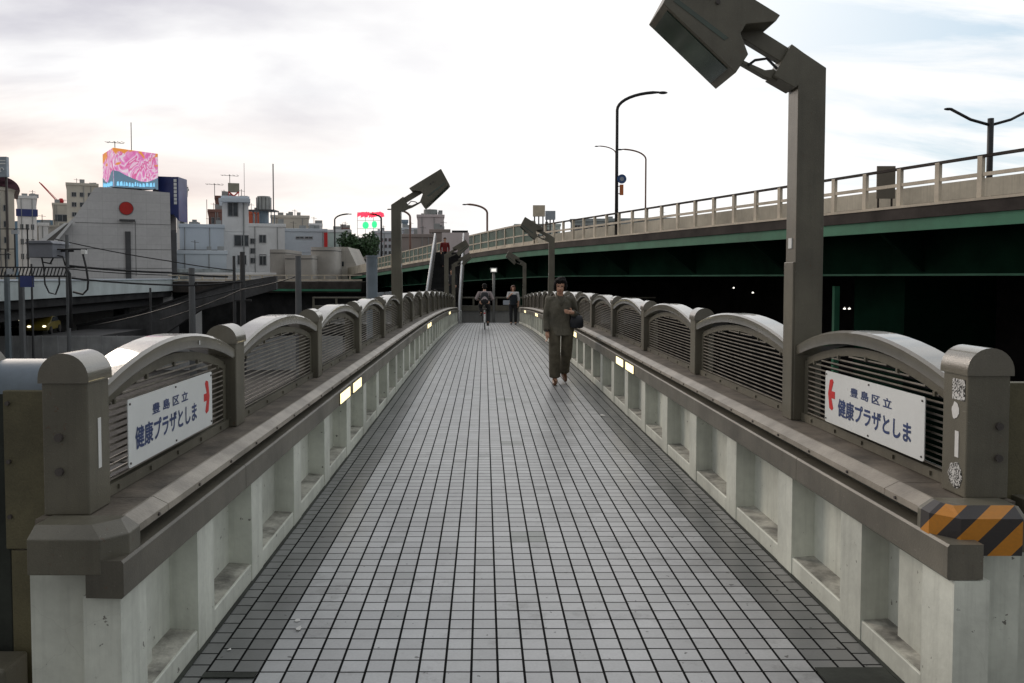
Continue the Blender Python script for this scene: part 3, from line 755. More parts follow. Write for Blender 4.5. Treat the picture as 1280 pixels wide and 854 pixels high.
def sl(px, ytop, lat, armpx, lab, mt=dk, **k):
    y = y_at(px, lat); p = V(y, lat, 0); H = (347-ytop)/1000*p.y - p.z
    return street_lamp(p, H, abs(armpx)/1000*p.y, k.pop('r', .09), mt, lab, armdir=(1 if armpx > 0 else -1, 0, 0), **k), p
l1, p1 = sl(770, 118, .3, 52, 'tall dark curved street lamp on the highway edge, carrying a round blue sign')
sl(806, 188, 6, -30, 'slim reddish curved street lamp behind the tall one on the highway', rst, r=.06)
sl(768.5, 184, 9, -22, 'faint reddish street lamp arm curving left beside the tall dark lamp', rst, r=.05)
sl(1233, 150, 5, 50, 'dark double-armed street lamp at the far right of the highway', dk, double=True, rise=.5)
sl(609, 256, 3, -26, 'curved street lamp above the stairway top on the highway', rst, r=.1)
sl(513, 262, 3, -24, 'dark reddish street lamp between the left parapet lamp and the pink water tower', rst, r=.14)
sl(477, 268, 3, -14, 'short curved street lamp beside the neon sign', dk, r=.14)
sl(419, 268, .6, 18, 'curved street lamp at the foot of the highway ramp', dk, r=.14)
# signs on the tall lamp
sg = empty('round_sign', p1+Vector((.22,-.1,(347-225)/1000*p1.y-p1.z)), 'round blue traffic sign on the tall dark street lamp', 'sign')
m = MB(); m.tube([(0,0,0),(0,-.03,0)], .22, 20); m.build('disc', flat('sign_blue', (.03,.08,.22), .4), sg)
m = MB(); m.tube([(0,-.035,0),(0,-.03,0)], .10, 16); m.build('centre_mark', flat('sign_grey', (.3,.34,.4), .4), sg)
sg = empty('orange_sign', p1+Vector((.18,-.1,(347-245)/1000*p1.y-p1.z)), 'narrow orange banner sign below the round blue sign', 'sign')
m = MB(); m.box(-.06,.12,-.03,0,0,.5); m.build('panel', flat('orange_red', (.55,.16,.05), .5), sg)
m = MB(); m.box(-.2,-.06,-.02,-.005,.05,.09).box(-.2,-.06,-.02,-.005,.4,.44); m.build('bracket', M['black'], sg)
yb_ = y_at(1105, .9); p = V(yb_, .9, 0)
sg = empty('sign_back', p, 'brown back of a rectangular road sign on the highway guardrail', 'sign')
m = MB(); m.box(-.27,.27,0,.04,.42,1.38); m.build('panel', flat('sign_back_brown', (.16,.14,.11), .6), sg)
m = MB(); m.tube([(-.2,.06,0),(-.2,.06,1.3)], .03, 8).tube([(.2,.06,0),(.2,.06,1.3)], .03, 8); m.build('post', M['bolt'], sg, smooth=True)
# billboard on a roof beyond the highway
def bill(px0, px1, y0, y1, d, mt, label, name='billboard'):
    a = at(px0, y1, d); b = at(px1, y0, d)
    r = empty(name, ((a.x+b.x)/2, d, a.z), label, 'billboard')
    w = (b.x-a.x)/2; h = b.z-a.z
    m = MB(); m.box(-w,w,0,.6,0,h); m.build('panel', mt, r, bevel=.03)
    m = MB()
    for x in (-w*.7, 0, w*.7): m.box(x-.12,x+.12,.65,.85,-10,h)
    m.build('support', M['bolt'], r); return r
bill(666,681,257,271,150, flat('cream_board', (.58,.50,.38)), 'square cream rooftop billboard behind the highway')
bill(681.5,694,264,275,152, flat('greyblue_board', (.38,.42,.47)), 'grey blue rooftop billboard right of the square cream one')
# ------------------------------------------------------------------ ground and hills
m = MB(); m.box(-4000,4000,-500,6000,GZ-1,GZ); tag(m.build('ground', M['asphalt']), kind='structure')
m = MB(); random.seed(3)
pts = [(x, 26+12*math.sin(x*.004)+9*math.sin(x*.011+1)+5*math.sin(x*.03)) for x in range(-2200, -560, 40)]
for (x0,h0),(x1,h1) in zip(pts, pts[1:]):
    m.loft([[(x0,1700,GZ),(x0,1850,GZ+max(4,h0+95)),(x0,2100,GZ)],[(x1,1700,GZ),(x1,1850,GZ+max(4,h1+95)),(x1,2100,GZ)]])
tag(m.build('hills', flat('far_hills', (.09,.15,.20), .9)), kind='structure')
# railway yard bed
m = MB(); m.box(-120,-6,30,75,GZ,GZ+.05); tag(m.build('railway_bed', mat('ballast', (.05,.045,.04), .95, .4, 3, bump=.5, bscale=4)), kind='structure')
# ------------------------------------------------------------------ buildings
win_cache = {}
def building(px0, px1, ytop, d, depth, mt, label, wins=(), roof=None, cat='building', yb=None, parapet=True, name='building', ang=0, group=None):
    """wins: (fx0, fx1, nx, fz_top_px, fz_bot_px, nz, fill_w, fill_h) in metres computed from pixels"""
    a = at(px0, ytop, d); b = at(px1, ytop, d)
    t_ = ((px0+px1)/2-605)/1000; fs_ = 1/math.sqrt(1+t_*t_)
    w = (b.x-a.x)*fs_; H = a.z-GZ; cx = (a.x+b.x)/2
    r = empty(name, (cx, d, GZ), label, cat, group, rz=ang+math.atan(-t_))
    m = MB(); m.box(-w/2,w/2,0,depth,0,H); m.build('wall', mt, r)
    if parapet:
        m = MB(); t = max(.25, w*.02); e = .15
        m.box(-w/2-e,w/2+e,-e,depth+e,H+.003,H+.5); m.build('roof', roof or mt, r, bevel=.05)
    random.seed(label)
    if depth > 5 and mt.name not in ('black_metal',) and name == 'building':
        for _ in range(random.randint(2, 4)):
            ux = random.uniform(-.42,.35)*w; uy = random.uniform(.6, depth*.4); uw = random.uniform(.5,1.3); uh = random.uniform(.35,1.0)
            m = MB(); m.box(ux,ux+uw,uy,uy+uw*.7,H+.45,H+.5+uh); m.box(ux+.1,ux+uw-.1,uy-.03,uy,H+.6,H+.4+uh)
            m.build('roof_unit', M['roofunit'], r, bevel=.03)
        m = MB(); ux = random.uniform(-.3,.4)*w; m.tube([(ux,depth*.3,H),(ux,depth*.3,H+1.9)], .05, 5).tube([(ux-.5,depth*.3,H+1.7),(ux+.5,depth*.3,H+1.6)], .035, 4); m.build('roof_aerial', M['bolt'], r)
        for _ in range(2):
            ux = random.uniform(-.45,.45)*w; m = MB(); m.tube([(ux,-.1,.2),(ux,-.1,H)], .06, 5); m.build('drain_pipe', M['roofunit'], r)
        hz = H*random.uniform(.55,.8); m = MB(); m.box(-w/2-.02,w/2+.02,-.06,-.003,hz,hz+.12); m.build('string_course', mt, r)
    s = d/1000
    for (x0, x1, n, y0, y1, nz, fw, fh) in wins:
        for i in range(n):
            for k in range(nz):
                ww = (x1-x0)*s/n*fs_; hh = (y1-y0)*s/nz
                cxw = ((x0-605)*s - cx)*fs_ + ww*(i+.5); cz = (347-y0)*s - hh*(k+.5) - GZ
                key = (round(ww*fw, 2), round(hh*fh, 2))
                if key not in win_cache:
                    q, h = key[0]/2, key[1]/2
                    f = MB(); t = min(.1, q*.2)
                    f.box(-q-t,q+t,-.10,.0,-h-t,-h).box(-q-t,q+t,-.10,.0,h,h+t).box(-q-t,-q,-.10,.0,-h,h).box(q,q+t,-.10,.0,-h,h).box(-t*.4,t*.4,-.06,0,-h,h)
                    g = MB(); g.box(-q,q,-.04,-.005,-h,h)
                    fo = f.build('window', M['wframe']); go = g.build('pane', M['glass'], fo)
                    win_cache[key] = (fo, go); fo.parent = r
                else:
                    fo0, go0 = win_cache[key]; fo = fo0.copy(); go = go0.copy(); COL.objects.link(fo); COL.objects.link(go); go.parent = fo; fo.parent = r
                fo.location = (cxw, -.004, cz)
    return r
M['wframe'] = flat('window_frame', (.33,.33,.34), .5)
M['roofunit'] = flat('roof_unit_grey', (.30,.31,.31), .6)
greyw = mat('rendered_grey_wall', (.60,.59,.59), .8, .06, .25, bump=.1, bscale=3, streak=.12, seams=(1.6, 1.0))
cream = mat('cream_wall', (.60,.56,.48), .8, .15, .15, bump=0, streak=.15)
whitew = mat('white_wall', (.80,.80,.80), .7, .12, .2, bump=0, streak=.25)
bluew = mat('blue_white_wall', (.58,.64,.70), .6, .08, .1, bump=0, streak=.12)
pinkw = mat('pinkish_wall', (.68,.60,.60), .7, .1, .15, bump=0, streak=.15)
mauve = mat('mauve_wall', (.32,.27,.25), .8, .1, .15, bump=0, streak=.15)
redb = mat('red_brown_wall', (.20,.10,.08), .8, .2, .3, bump=0, streak=.2)
beige = mat('beige_panel', (.50,.47,.42), .7, .12, .2, bump=0, streak=.2, seams=(2.0,1.5))
greygreen = mat('pale_green_wall', (.60,.68,.63), .7, .1, .2, bump=0)
dblue = mat('dark_blue_panel', (.025,.04,.17), .35, .2, .3, bump=0)
# far left
b = building(-40, 21, 238, 110, 18, cream, 'cream building with a maroon curved roof edge at the far left', wins=[(-20,16,3,250,330,4,.45,.35)])
m = MB(); k = 8; a0 = at(-40,238,110); a1 = at(23,238,110)
pr = [(a0.x,a0.z)]+[(a1.x-2.4+2.4*math.sin(math.pi/2*i/k), a0.z+1.9*math.cos(math.pi/2*i/k)) for i in range(k+1)]+[(a0.x,a0.z+1.9)]
pr = [(x-b.location.x, z-GZ) for x, z in pr]
m.prism(pr, lambda p: (p[0],-.3,p[1]), lambda p: (p[0],14,p[1])); m.build('curved_roof', flat('maroon', (.075,.02,.035), .5), b)
r = bill(-20, 12, 197, 222, 108, flat('slate_board', (.30,.35,.40), .5), 'slate grey rooftop billboard with white swirls, at the left edge')
m = MB()
for i in range(3): m.tube([(.2+.45*i+.0*t+ .5*math.cos(t*.7)*.5, -.04, .9+.3*math.sin(t*.7)) for t in range(7)], .06, 5)
m.box(-1.2,1.6,-.03,0,1.7,1.85).box(-1.2,1.6,-.03,0,2.1,2.22); m.build('swirl', M['signw'], r)
b = building(24, 48, 249, 135, 15, whitew, 'small white building with a broad blue band beside the maroon roof', wins=[(26,46,3,275,330,3,.5,.35)])
simple('blue_band', dblue, [(-1.6,1.6,-.12,-.01,(347-271)*.135+7,(347-262)*.135+7)], parent=b)
building(47, 84, 285, 150, 15, beige, 'low beige block below the red crane', wins=[(49,82,5,288,330,3,.6,.45)])
building(68, 92, 257, 190, 20, cream, 'pale block with a dark ribbon window under the red crane', wins=[(70,90,1,268,278,1,.9,.8)])
building(50, 62, 283, 120, 8, whitew, 'tiny white rooftop hut left of the grey hall')
b = building(86, 125, 233, 150, 18, cream, 'cream apartment block with balconies rising behind the sloping grey hall', wins=[(90,120,3,238,300,5,.5,.4)])
for k in range(5): simple('balcony', cream, [(-3.2,-.4,-1.1,-.01,21.2-2.2*k-5,21.2-2.2*k-4.1)], parent=b)
building(222, 236, 239, 170, 14, whitew, 'narrow apartment stack with round balconies right of the blue panel', wins=[(224,234,1,244,285,4,.5,.5)])
# tower crane
cr = empty('tower_crane', at(76,262,420), 'small red tower crane with a raised jib on the left skyline', 'crane')
m = MB(); m.tube([(0,0,-30),(0,0,3)], .5, 6); m.build('mast', M['red'], cr)
m = MB(); m.tube([(0,0,3),(-10,0,14)], .28, 5).tube([(0,0,4),(-9,0,13.4)], .15, 4); m.build('jib', M['red'], cr)
m = MB(); m.ell((1.2,0,4.2), 1.4,1.2,1.6, 10, 6); m.build('cab', M['red'], cr)
# grey hall with the red disc
D = 95
hall = empty('cinema_hall', at(130,0,D)*1.0, 'large windowless grey hall with sloping left side and a red disc on its wall', 'building')
hall.location.z = GZ; hf = 1/math.sqrt(1+.475**2); hall.rotation_euler.z = math.atan(.475)
def hp(px, py): p = at(px,py,D); return ((p.x-hall.location.x)*hf, p.z-GZ)
pl = [hp(42,420),hp(42,312),hp(60,304),hp(96,272),hp(121,236),hp(128,234.5),hp(217,238),hp(219,420)]
m = MB(); m.prism(pl, lambda p: (p[0],0,p[1]), lambda p: (p[0],26,p[1])); m.build('wall', greyw, hall)
x, z = hp(160,260); m = MB(); m.tube([(x,-.1,z),(x,.05,z)], .74, 32); m.build('disc', flat('disc_red', (.50,.015,.012), .45), hall)
m = MB(); m.tube([(x,-.07,z),(x,.0,z)], .80, 32); m.build('disc_rim', flat('disc_rim', (.12,.1,.1), .6), hall)
def hbox(mb, px0, px1, py0, py1, y0=-.12, y1=-.005):
    a = hp(px0,py1); b = hp(px1,py0); mb.box(a[0],b[0],y0,y1,a[1],b[1])
m = MB(); hbox(m,158,165,289,352,-.16); m.build('slot_window', flat('slot_dark', (.07,.07,.075), .5), hall)
m = MB(); hbox(m,151,171,274,276,-.5); m.build('canopy', flat('slot_dark', (.07,.07,.075), .5), hall)
m = MB()
for yy in (279,311,335): hbox(m,60 if yy>300 else 96,218,yy,yy+.45,-.03)
hbox(m,171,171.6,276,345,-.03); m.build('joint', flat('joint_grey', (.12,.12,.125), .8), hall)
m = MB()   # outside stair wedge on the sloping side
q0 = [hp(45,309),hp(84,281),hp(88,281),hp(52,311)]; m.prism(q0, lambda p: (p[0],-1.2,p[1]), lambda p: (p[0],-.9,p[1]))
q0 = [hp(66,309),hp(92,279),hp(95,279),hp(71,309)]; m.prism(q0, lambda p: (p[0],-2.2,p[1]), lambda p: (p[0],-1.9,p[1])); m.build('stair_parapet', whitew, hall)
m = MB(); q0 = [hp(50,310),hp(86,282),hp(92,281),hp(68,309)]; m.prism(q0, lambda p: (p[0],-1.1,p[1]), lambda p: (p[0],-.02,p[1])); m.build('stair', flat('stair_grey', (.15,.14,.13), .8), hall)
m = MB(); hbox(m,219,226,285,345,1,8); m.build('downpipe_bay', flat('slot_dark', (.07,.07,.075), .5), hall)
# cube billboard on top
bb = empty('corner_billboard', at(145,236,D+5), 'glowing pink two-sided corner billboard over a blue wave, on top of the grey hall', 'billboard')
s = (D+5)/1000
pm_ = bpy.data.materials.new('pink_poster'); pm_.use_nodes = True; nt = pm_.node_tree; B = nt.nodes['Principled BSDF']
ob = N(nt, 'ShaderNodeTexCoord').outputs['Object']
w1 = N(nt, 'ShaderNodeTexNoise', ins={'Vector': N(nt, 'ShaderNodeMapping', ins={'Vector': ob, 'Scale': (1.1,1.1,.7)}).outputs[0], 'Scale': .42, 'Detail': 2, 'Distortion': 2.6}).outputs[0]
w2 = N(nt, 'ShaderNodeTexNoise', ins={'Vector': ob, 'Scale': .45, 'Detail': 1, 'Distortion': 1.5}).outputs[0]
zz = N(nt, 'ShaderNodeSeparateXYZ', ins={0: ob}).outputs[2]
pk = ramp(nt, w1, [(.36, (.85,.20,.52)), (.44, (.95,.42,.72)), (.48, (.95,.86,.90)), (.52, (.90,.35,.65)), (.60, (.80,.12,.35)), (.66, (.95,.62,.80))])
orf = math_(nt, 'MULTIPLY', ramp(nt, w2, [(.50, 0), (.54, 1)]), math_(nt, 'GREATER_THAN', zz, 2.9))
pk = mixc(nt, orf, pk, (.95,.36,.08))
nt.links.new(pk, B.inputs['Base Color']); nt.links.new(pk, B.inputs['Emission Color']); B.inputs['Emission Strength'].default_value = .42
wvm = emit('billboard_blue', (.16,.27,.36), .35); cy = emit('billboard_cyan', (.25,.65,.95), .7)
wl = 23*s; wr = 48*s; hb = 50*s; ang = .62
A = Vector((0,0,0)); Bp = Vector((-wl,.9*wl,0)); Cp = Vector((wr,.35*wr,0))
def face(mb, P0, P1, poly, off):
    t = (P1-P0); L = t.length; t = t.normalized(); n = Vector((t.y,-t.x,0)); 
    if n.y > 0: n = -n
    mb.prism(poly, lambda p: P0+t*(p[0]*L)+n*(off+.03)+Vector((0,0,p[1]*hb)), lambda p: P0+t*(p[0]*L)+n*off+Vector((0,0,p[1]*hb)))
for P1, nm in ((Bp,'left'),(Cp,'right')):
    m = MB(); face(m, A, P1, [(0,.04),(1,.0),(1,.9),(0,1.0)] , 0); m.build('poster', pm_, bb)
    m = MB(); wave = [(0,.44),(.12,.42),(.25,.34),(.4,.27),(.6,.19),(.75,.18),(.9,.24),(1,.3)] if nm == 'right' else [(0,.46),(.2,.40),(.4,.24),(.55,.16),(.75,.2),(1,.30)]
    face(m, A, P1, [(0,.03)]+[(1,-.0)]+wave[::-1], .05); m.build('wave', wvm, bb)
    m = MB(); random.seed(5); x = .06
    while x < .9:
        w_ = random.uniform(.03,.07); z_ = .05+random.uniform(0,.02)
        face(m, A, P1, [(x,z_),(x+w_,z_),(x+w_*.8,z_+.07+random.uniform(0,.05)),(x+.01,z_+.09)], .09); x += w_+.015
    m.build('squiggle', cy, bb)
m = MB(); m.prism([(A.x,A.y),(Bp.x,Bp.y),(Bp.x+wr,Cp.y+wl*.6),(Cp.x,Cp.y)], lambda p: (p[0],p[1]+.06,.05), lambda p: (p[0],p[1]+.06,hb*.9)); m.build('case', M['black'], bb)
m = MB(); m.box(-.12,.12,-.1,.15,-.2,.1); m.box(-wl*.9,-wl*.8,wl*.7,wl,-.6,.1); m.box(wr*.5,wr*.55,wr*.2,wr*.4,-.9,.1).box(wr*.9,wr*.95,wr*.3,wr*.5,-.9,.1); m.build('leg', M['black'], bb)
def antenna(px, y0, y1, d, label, yagi=True, r=.05):
    p = at(px, y1, d); H = (y1-y0)*d/1000
    o = empty('antenna', p, label, 'antenna')
    m = MB(); m.tube([(0,0,0),(0,0,H)], r, 5); m.build('mast', M['bolt'], o)
    if yagi:
        m = MB(); L = 1.0*d/100; m.tube([(-L,0,H-.1),(L,.3,H-.25)], r*.8, 4)
        for k in range(5): m.tube([(-L+.5*k*L,-.5,H-.13),(-L+.5*k*L,.5,H-.13)], r*.6, 4)
        m.build('boom', M['bolt'], o)
antenna(167.5, 155, 190, 101, 'thin bare mast above the pink billboard', False)
antenna(147, 178, 186, 101, 'television antenna on the top left of the pink billboard')
antenna(289, 219, 247, 122, 'television antenna on the white stair tower')
antenna(270, 230, 250, 124, 'television antenna on the red brown building')
antenna(307, 205, 284, 128, 'thin mast right of the stair tower', False, .035)
antenna(343, 206, 265, 130, 'tall lattice mast beside the round water tank', False, .10)
antenna(260, 250, 285, 128, 'short mast above the pale blue warehouse', False, .05)
antenna(54, 226, 262, 300, 'faint mast near the crane', False, .1) if False else None
# dark blue advert wall
b = empty('blue_advert_wall', at(193,268,103), 'dark blue advertising wall with a vertical strip of pale blocks, right of the pink billboard', 'billboard')
s = .103
m = MB(); m.prism([(0,0),(25*s,0),(32*s,-.9),(32*s,46*s),(25*s,46*s),(0,47*s)], lambda p: (p[0],0,p[1]), lambda p: (p[0],3,p[1])); m.build('panel', dblue, b)
m = MB()
for k in range(7): m.box(26.5*s,30*s,-.08,-.01,(12+4.6*k)*s,(15.6+4.6*k)*s)
m.build('pale_block', M['signw'], b)
m = MB(); m.box(1,2,.5,2.5,-22,0); m.build('support', M['bolt'], b)
# blue-white warehouse
b = building(226, 281, 285, 112, 20, bluew, 'plain pale blue warehouse between the grey hall and the white tower')
simple('ledge', M['black'], [(-3.1,2.9,-.35,-.01,(347-314)*.112+7-.1,(347-312.5)*.112+7)], parent=b)
building(222, 284, 318, 104, 7, bluew, 'lower pale blue annexe in front of the warehouse')
building(262, 288, 266, 135, 12, redb, 'red brown stepped building behind the white tower, lower part', wins=[(264,284,3,270,283,1,.5,.6)])
building(271, 288, 249, 138, 12, redb, 'red brown stepped building behind the white tower, upper part', wins=[(281,287,1,254,262,1,.6,.7)])
# white stair tower
b = building(279, 312, 250, 118, 12, whitew, 'white tower block with an overhanging flat roof and a square roof tank', wins=[(286,299,1,254,271,1,.9,.95),(293,312,1,293,309,1,.9,.8),(296,310,2,318,332,1,.5,.8)], roof=bluew)
simple('roof_slab', bluew, [(-2.3,2.1,-1.2,6,18.0,18.5)], parent=b)
simple('roof_tank', flat('tank_tan', (.30,.28,.22), .6), [(-1.0,.6,.6,2.4,19.7,20.9)], parent=b)
m = MB(); [m.tube([(x,y,18.4),(x2,y,19.7)], .07, 4) for x in (-.9,.5) for x2 in (-.9,.5) for y in (.8,2.2)]; m.build('tank_frame', M['red'], b)
# round water tank
wt = empty('water_tank', at(331,263,126), 'round silver water tank on a rooftop platform', 'water tank')
m = MB(); m.tube([(0,0,0),(0,0,1.9)], 1.15, 20).tube([(0,0,1.9),(0,0,2.1)], 1.0, 20); m.build('drum', flat('silver', (.36,.37,.36), .4), wt, auto=40)
m = MB(); [m.tube([(1.16*math.cos(a),1.16*math.sin(a),0),(1.16*math.cos(a),1.16*math.sin(a),1.9)], .05, 4) for a in [i*math.pi/6 for i in range(12)]]; m.build('rib', M['bolt'], wt)
m = MB(); m.box(-2.1,2.0,-1.5,1.5,-.25,-.05); m.build('platform', flat('slot_dark', (.07,.07,.075)), wt)
m = MB(); m.tube([(0,0,-3),(0,0,-.2)], .75, 10); [m.tube([(x,y,-3),(x,y,-.2)], .08, 5) for x in (-1.4,1.4) for y in (-1,1)]; m.build('leg', flat('pipe_blue', (.2,.26,.32), .5), wt)
building(312, 325, 268, 132, 6, flat('orange_hut', (.42,.09,.04), .6), 'orange red rooftop hut below the round water tank')
building(312, 357, 284, 124, 14, whitew, 'white office block with dark windows under the water tank', wins=[(322,336,1,294,304,1,.55,.9),(322,336,1,318,332,1,.55,.9),(312,322,1,296,332,3,.6,.5)])
building(340, 387, 273, 145, 14, cream, 'long pale rooftop block right of the water tank', wins=[])
building(387, 403, 283, 146, 10, whitew, 'small block with a dark blue window strip on the skyline', wins=[(388,394,1,284,290,1,.9,.9)])
building(355, 409, 290, 128, 14, bluew, 'pale blue grey building behind the rounded grey halls', wins=[(370,392,2,296,299,1,.8,.6)])
building(345, 357, 288, 121, 2, flat('tarp', (.10,.14,.12)), 'small dark green rooftop shed', parapet=False) if False else None
sg = building(405.5, 410, 291, 125, .6, M['red'], 'tall narrow red vertical sign fixed on the pale building', cat='sign', name='vertical_sign', parapet=False)
building(410, 439, 291, 140, 16, greygreen, 'pale green white building with a row of square windows', wins=[(422,438,3,297,302,1,.45,.7)], roof=whitew)
building(421, 437, 288.5, 150, 12, redb, 'dark red roofed house peeking over the pale green building')
# rounded grey halls
def rounded(px0, px1, ytop, d, mt, label, rcorner=.35, depth=9):
    a = at(px0,ytop,d); b = at(px1,ytop,d); w = b.x-a.x; H = a.z-GZ; r = w*rcorner
    o = empty('rounded_hall', ((a.x+b.x)/2, d, GZ), label, 'building')
    pl = [(-w/2,depth),(-w/2,r)]+[(-w/2+r-r*math.cos(R(t)), r-r*math.sin(R(t))) for t in range(15,90,15)]+[(-w/2+r,0),(w/2-r,0)]+[(w/2-r+r*math.sin(R(t)), r-r*math.cos(R(t))) for t in range(15,90,15)]+[(w/2,r),(w/2,depth)]
    m = MB(); m.prism(pl, lambda p: (p[0],p[1],0), lambda p: (p[0],p[1],H)); m.build('wall', mt, o, auto=35)
    m = MB(); m.prism([(x*1.01,y-.06) for x, y in pl], lambda p: (p[0],p[1],H-.5), lambda p: (p[0],p[1],H-.42)); m.build('coping', flat('slot_dark', (.07,.07,.075)), o)
    return o
taupe = mat('taupe_wall', (.42,.395,.36), .8, .12, .3, bump=0, streak=.2)
rounded(336,358,312,104,taupe,'leftmost of the three rounded grey halls, its rounded corner to the left')
rounded(356,391,319,100,taupe,'middle and lowest of the three rounded grey halls',.08)
rounded(387,419,309,103,taupe,'right rounded grey hall below the narrow red sign')
b = empty('wedge_building', (at(432,0,108).x, 108, GZ), 'grey wedge shaped building with a slanting right end beside the highway ramp', 'building')
m = MB(); m.prism([((p-432)*.108, (347-q)*.108+7) for p, q in ((417,400),(417,309),(435,309),(449,338),(449,400))], lambda p: (p[0],0,p[1]), lambda p: (p[0],10,p[1])); m.build('wall', beige, b)
m = MB(); m.box(-1.2,-.2,-.1,0,(347-333)*.108+7,(347-327)*.108+7); m.build('window', M['glass'], b)
# neon frame sign
ns = empty('neon_sign', at(460,300,150), 'scaffold framed neon sign glowing red above and green below', 'sign')
s = .15
m = MB(); random.seed(11)
x = -13
while x < 17:
    w_ = random.uniform(3,7); m.prism([(x*s,(27+random.uniform(0,2))*s),((x+w_+1)*s,(28+random.uniform(0,3))*s),((x+w_)*s,(33+random.uniform(0,2.5))*s),((x+1)*s,(33+random.uniform(0,2))*s)], lambda p: (p[0],0,p[1]), lambda p: (p[0],.15,p[1])); x += w_-.6
m.build('red_tube', emit('neon_red', (1,.05,.10), 1.1), ns)
m = MB(); m.ell((-2.5*s,0,18*s), 4*s,.15,4.6*s, 10, 8).ell((8.5*s,0,19*s), 3.4*s,.15,4.6*s, 10, 8); m.build('green_tube', emit('neon_green', (.05,.9,.30), .9), ns)
m = MB()
for x in (-13,-3,7,17): m.tube([(x*s,.3,-10*s),(x*s,.3,34*s)], .05, 4)
for z in (6,14,24,34): m.tube([(-13*s,.3,z*s),(17*s,.3,z*s)], .04, 4)
m.build('scaffold', flat('pale_steel', (.4,.42,.44)), ns)
# right-of-lamp skyline
building(466, 492, 292, 160, 16, bluew, 'pale blue block below the neon sign', wins=[(470,490,4,296,320,3,.5,.45)])
building(440, 468, 303, 170, 16, cream, 'beige block behind the tree by the highway ramp', wins=[(442,466,4,306,330,3,.5,.45)])
building(500, 541, 297, 118, 12, mauve, 'mauve brown building behind the nearest left parapet lamp')
building(494, 522, 288, 165, 12, bluew, 'pale blue building left of the pink water tower', wins=[(497,519,3,291,300,1,.5,.5)])
building(503, 510, 278, 170, 4, flat('pipe_blue', (.2,.26,.32)), 'little blue rooftop box left of the pink water tower')
b = building(522, 555, 272, 150, 12, pinkw, 'pinkish white tower block carrying a round grey roof tank', wins=[(546,554,1,282,288,1,.6,.9)])
m = MB(); m.tube([(0,2,19),(0,2,19.9)], 1.3, 18).tube([(0,2,18.2),(0,2,19.2)], 1.15, 18); 
o = m.build('roof_tank', flat('silver_dark', (.25,.27,.26), .5), b, auto=40); o.location = (0,0,-.1)
building(538, 562, 291, 120, 8, mauve, 'low mauve building just left of the stairway top')
building(643, 700, 283, 175, 10, greygreen, 'pale building below the square rooftop billboards', wins=[(646,698,6,286,300,2,.6,.5)])
building(712, 855, 277, 130, 10, flat('far_bus_grey', (.38,.42,.42), .6), 'long low grey green building seen through the highway guardrail', wins=[(716,850,14,279,289,1,.7,.5)])
building(566, 584, 292, 140, 6, M['black'], 'small black boxy rooftop plant above the stairway')
# tree
def tree(p, Hc, rad, label):
    o = empty('tree', p, label, 'tree')
    m = MB(); m.tube([(0,0,0),(.1,0,Hc*.6),(0,.1,Hc*1.1)], [.35,.25,.1], 8); m.build('trunk', flat('bark', (.06,.045,.035), .9), o)
    random.seed(4); m = MB()
    cl = [(random.uniform(-.7,.7)*rad, random.uniform(-.6,.6)*rad, Hc+random.uniform(-.45,.6)*rad, random.uniform(.35,.55)*rad) for _ in range(12)]
    for x, y, z, r in cl:
        for _ in range(260):
            dv = Vector((random.gauss(0,1),random.gauss(0,1),random.gauss(0,1))).normalized()*r*random.uniform(.55,1.05)
            c0 = Vector((x,y,z))+dv; a = Vector((random.gauss(0,1),random.gauss(0,1),random.gauss(0,1))).normalized()*.28; b2 = a.orthogonal().normalized()*.2
            m.poly([c0-a,c0-b2,c0+a,c0+b2])
    me = m.build('crown', mat('leaves', (.035,.085,.025), .7, .5, 1.2, bump=0), o)
tree(Vector((at(449,0,135).x,135,GZ)), 11.5, 3.2, 'dark green leafy tree between the wedge building and the neon sign')
tree(Vector((at(249,0,127).x+.5,140,GZ)), 16.0, 2.0, 'bit of dark foliage on the skyline right of the blue advert wall') if False else None
# ------------------------------------------------------------------ flyover crossing the railway yard at left
def F(y, lat, z): 
    return Vector((-26.8-.115*y-lat, y, z))
fo = empty('rail_flyover', (0,0,0), 'pale edged concrete flyover crossing the dark railway yard on the left', 'viaduct')
yy = [20,40,55,70,90,110,135]
def fs(prof, a=0):
    m = MB(); m.loft([[F(y,l,z) for l, z in prof] for y in yy]); return m
fs([(0,-.25),(0,-1.62),(.25,-1.62),(.25,-.25)]).build('parapet_wall', mat('pale_greenish_concrete', (.50,.56,.56), .7, .15, .3, bump=0, streak=.3), fo)
fs([(-.12,-.12),(-.12,-.25),(.4,-.25),(.4,-.12)]).build('coping', bluew, fo)
fs([(.26,-1.0),(.26,-2.3),(28,-2.3),(28,-1.0)]).build('deck_slab', M['dconc'], fo)
fs([(1.2,-2.31),(1.2,-3.2),(2.2,-3.2),(2.2,-2.31)]).build('girder', M['black'], fo)
for y in (45, 66, 88, 112):
    c = F(y,3,0); m = MB(); m.box(c.x-.6,c.x+.6,y-.6,y+.6,GZ,-2.31); m.build('pier', M['dconc'], fo)
m = MB(); m.loft([[F(y,27.6,GZ),F(y,27.6,-2.31),F(y,28,-2.31),F(y,28,GZ)] for y in yy]); tag(m.build('yard_light_block', M['dconc']), 'added dark wall keeping sky light out of the space under the left flyover', 'wall')  # added to close the space so it stays dark
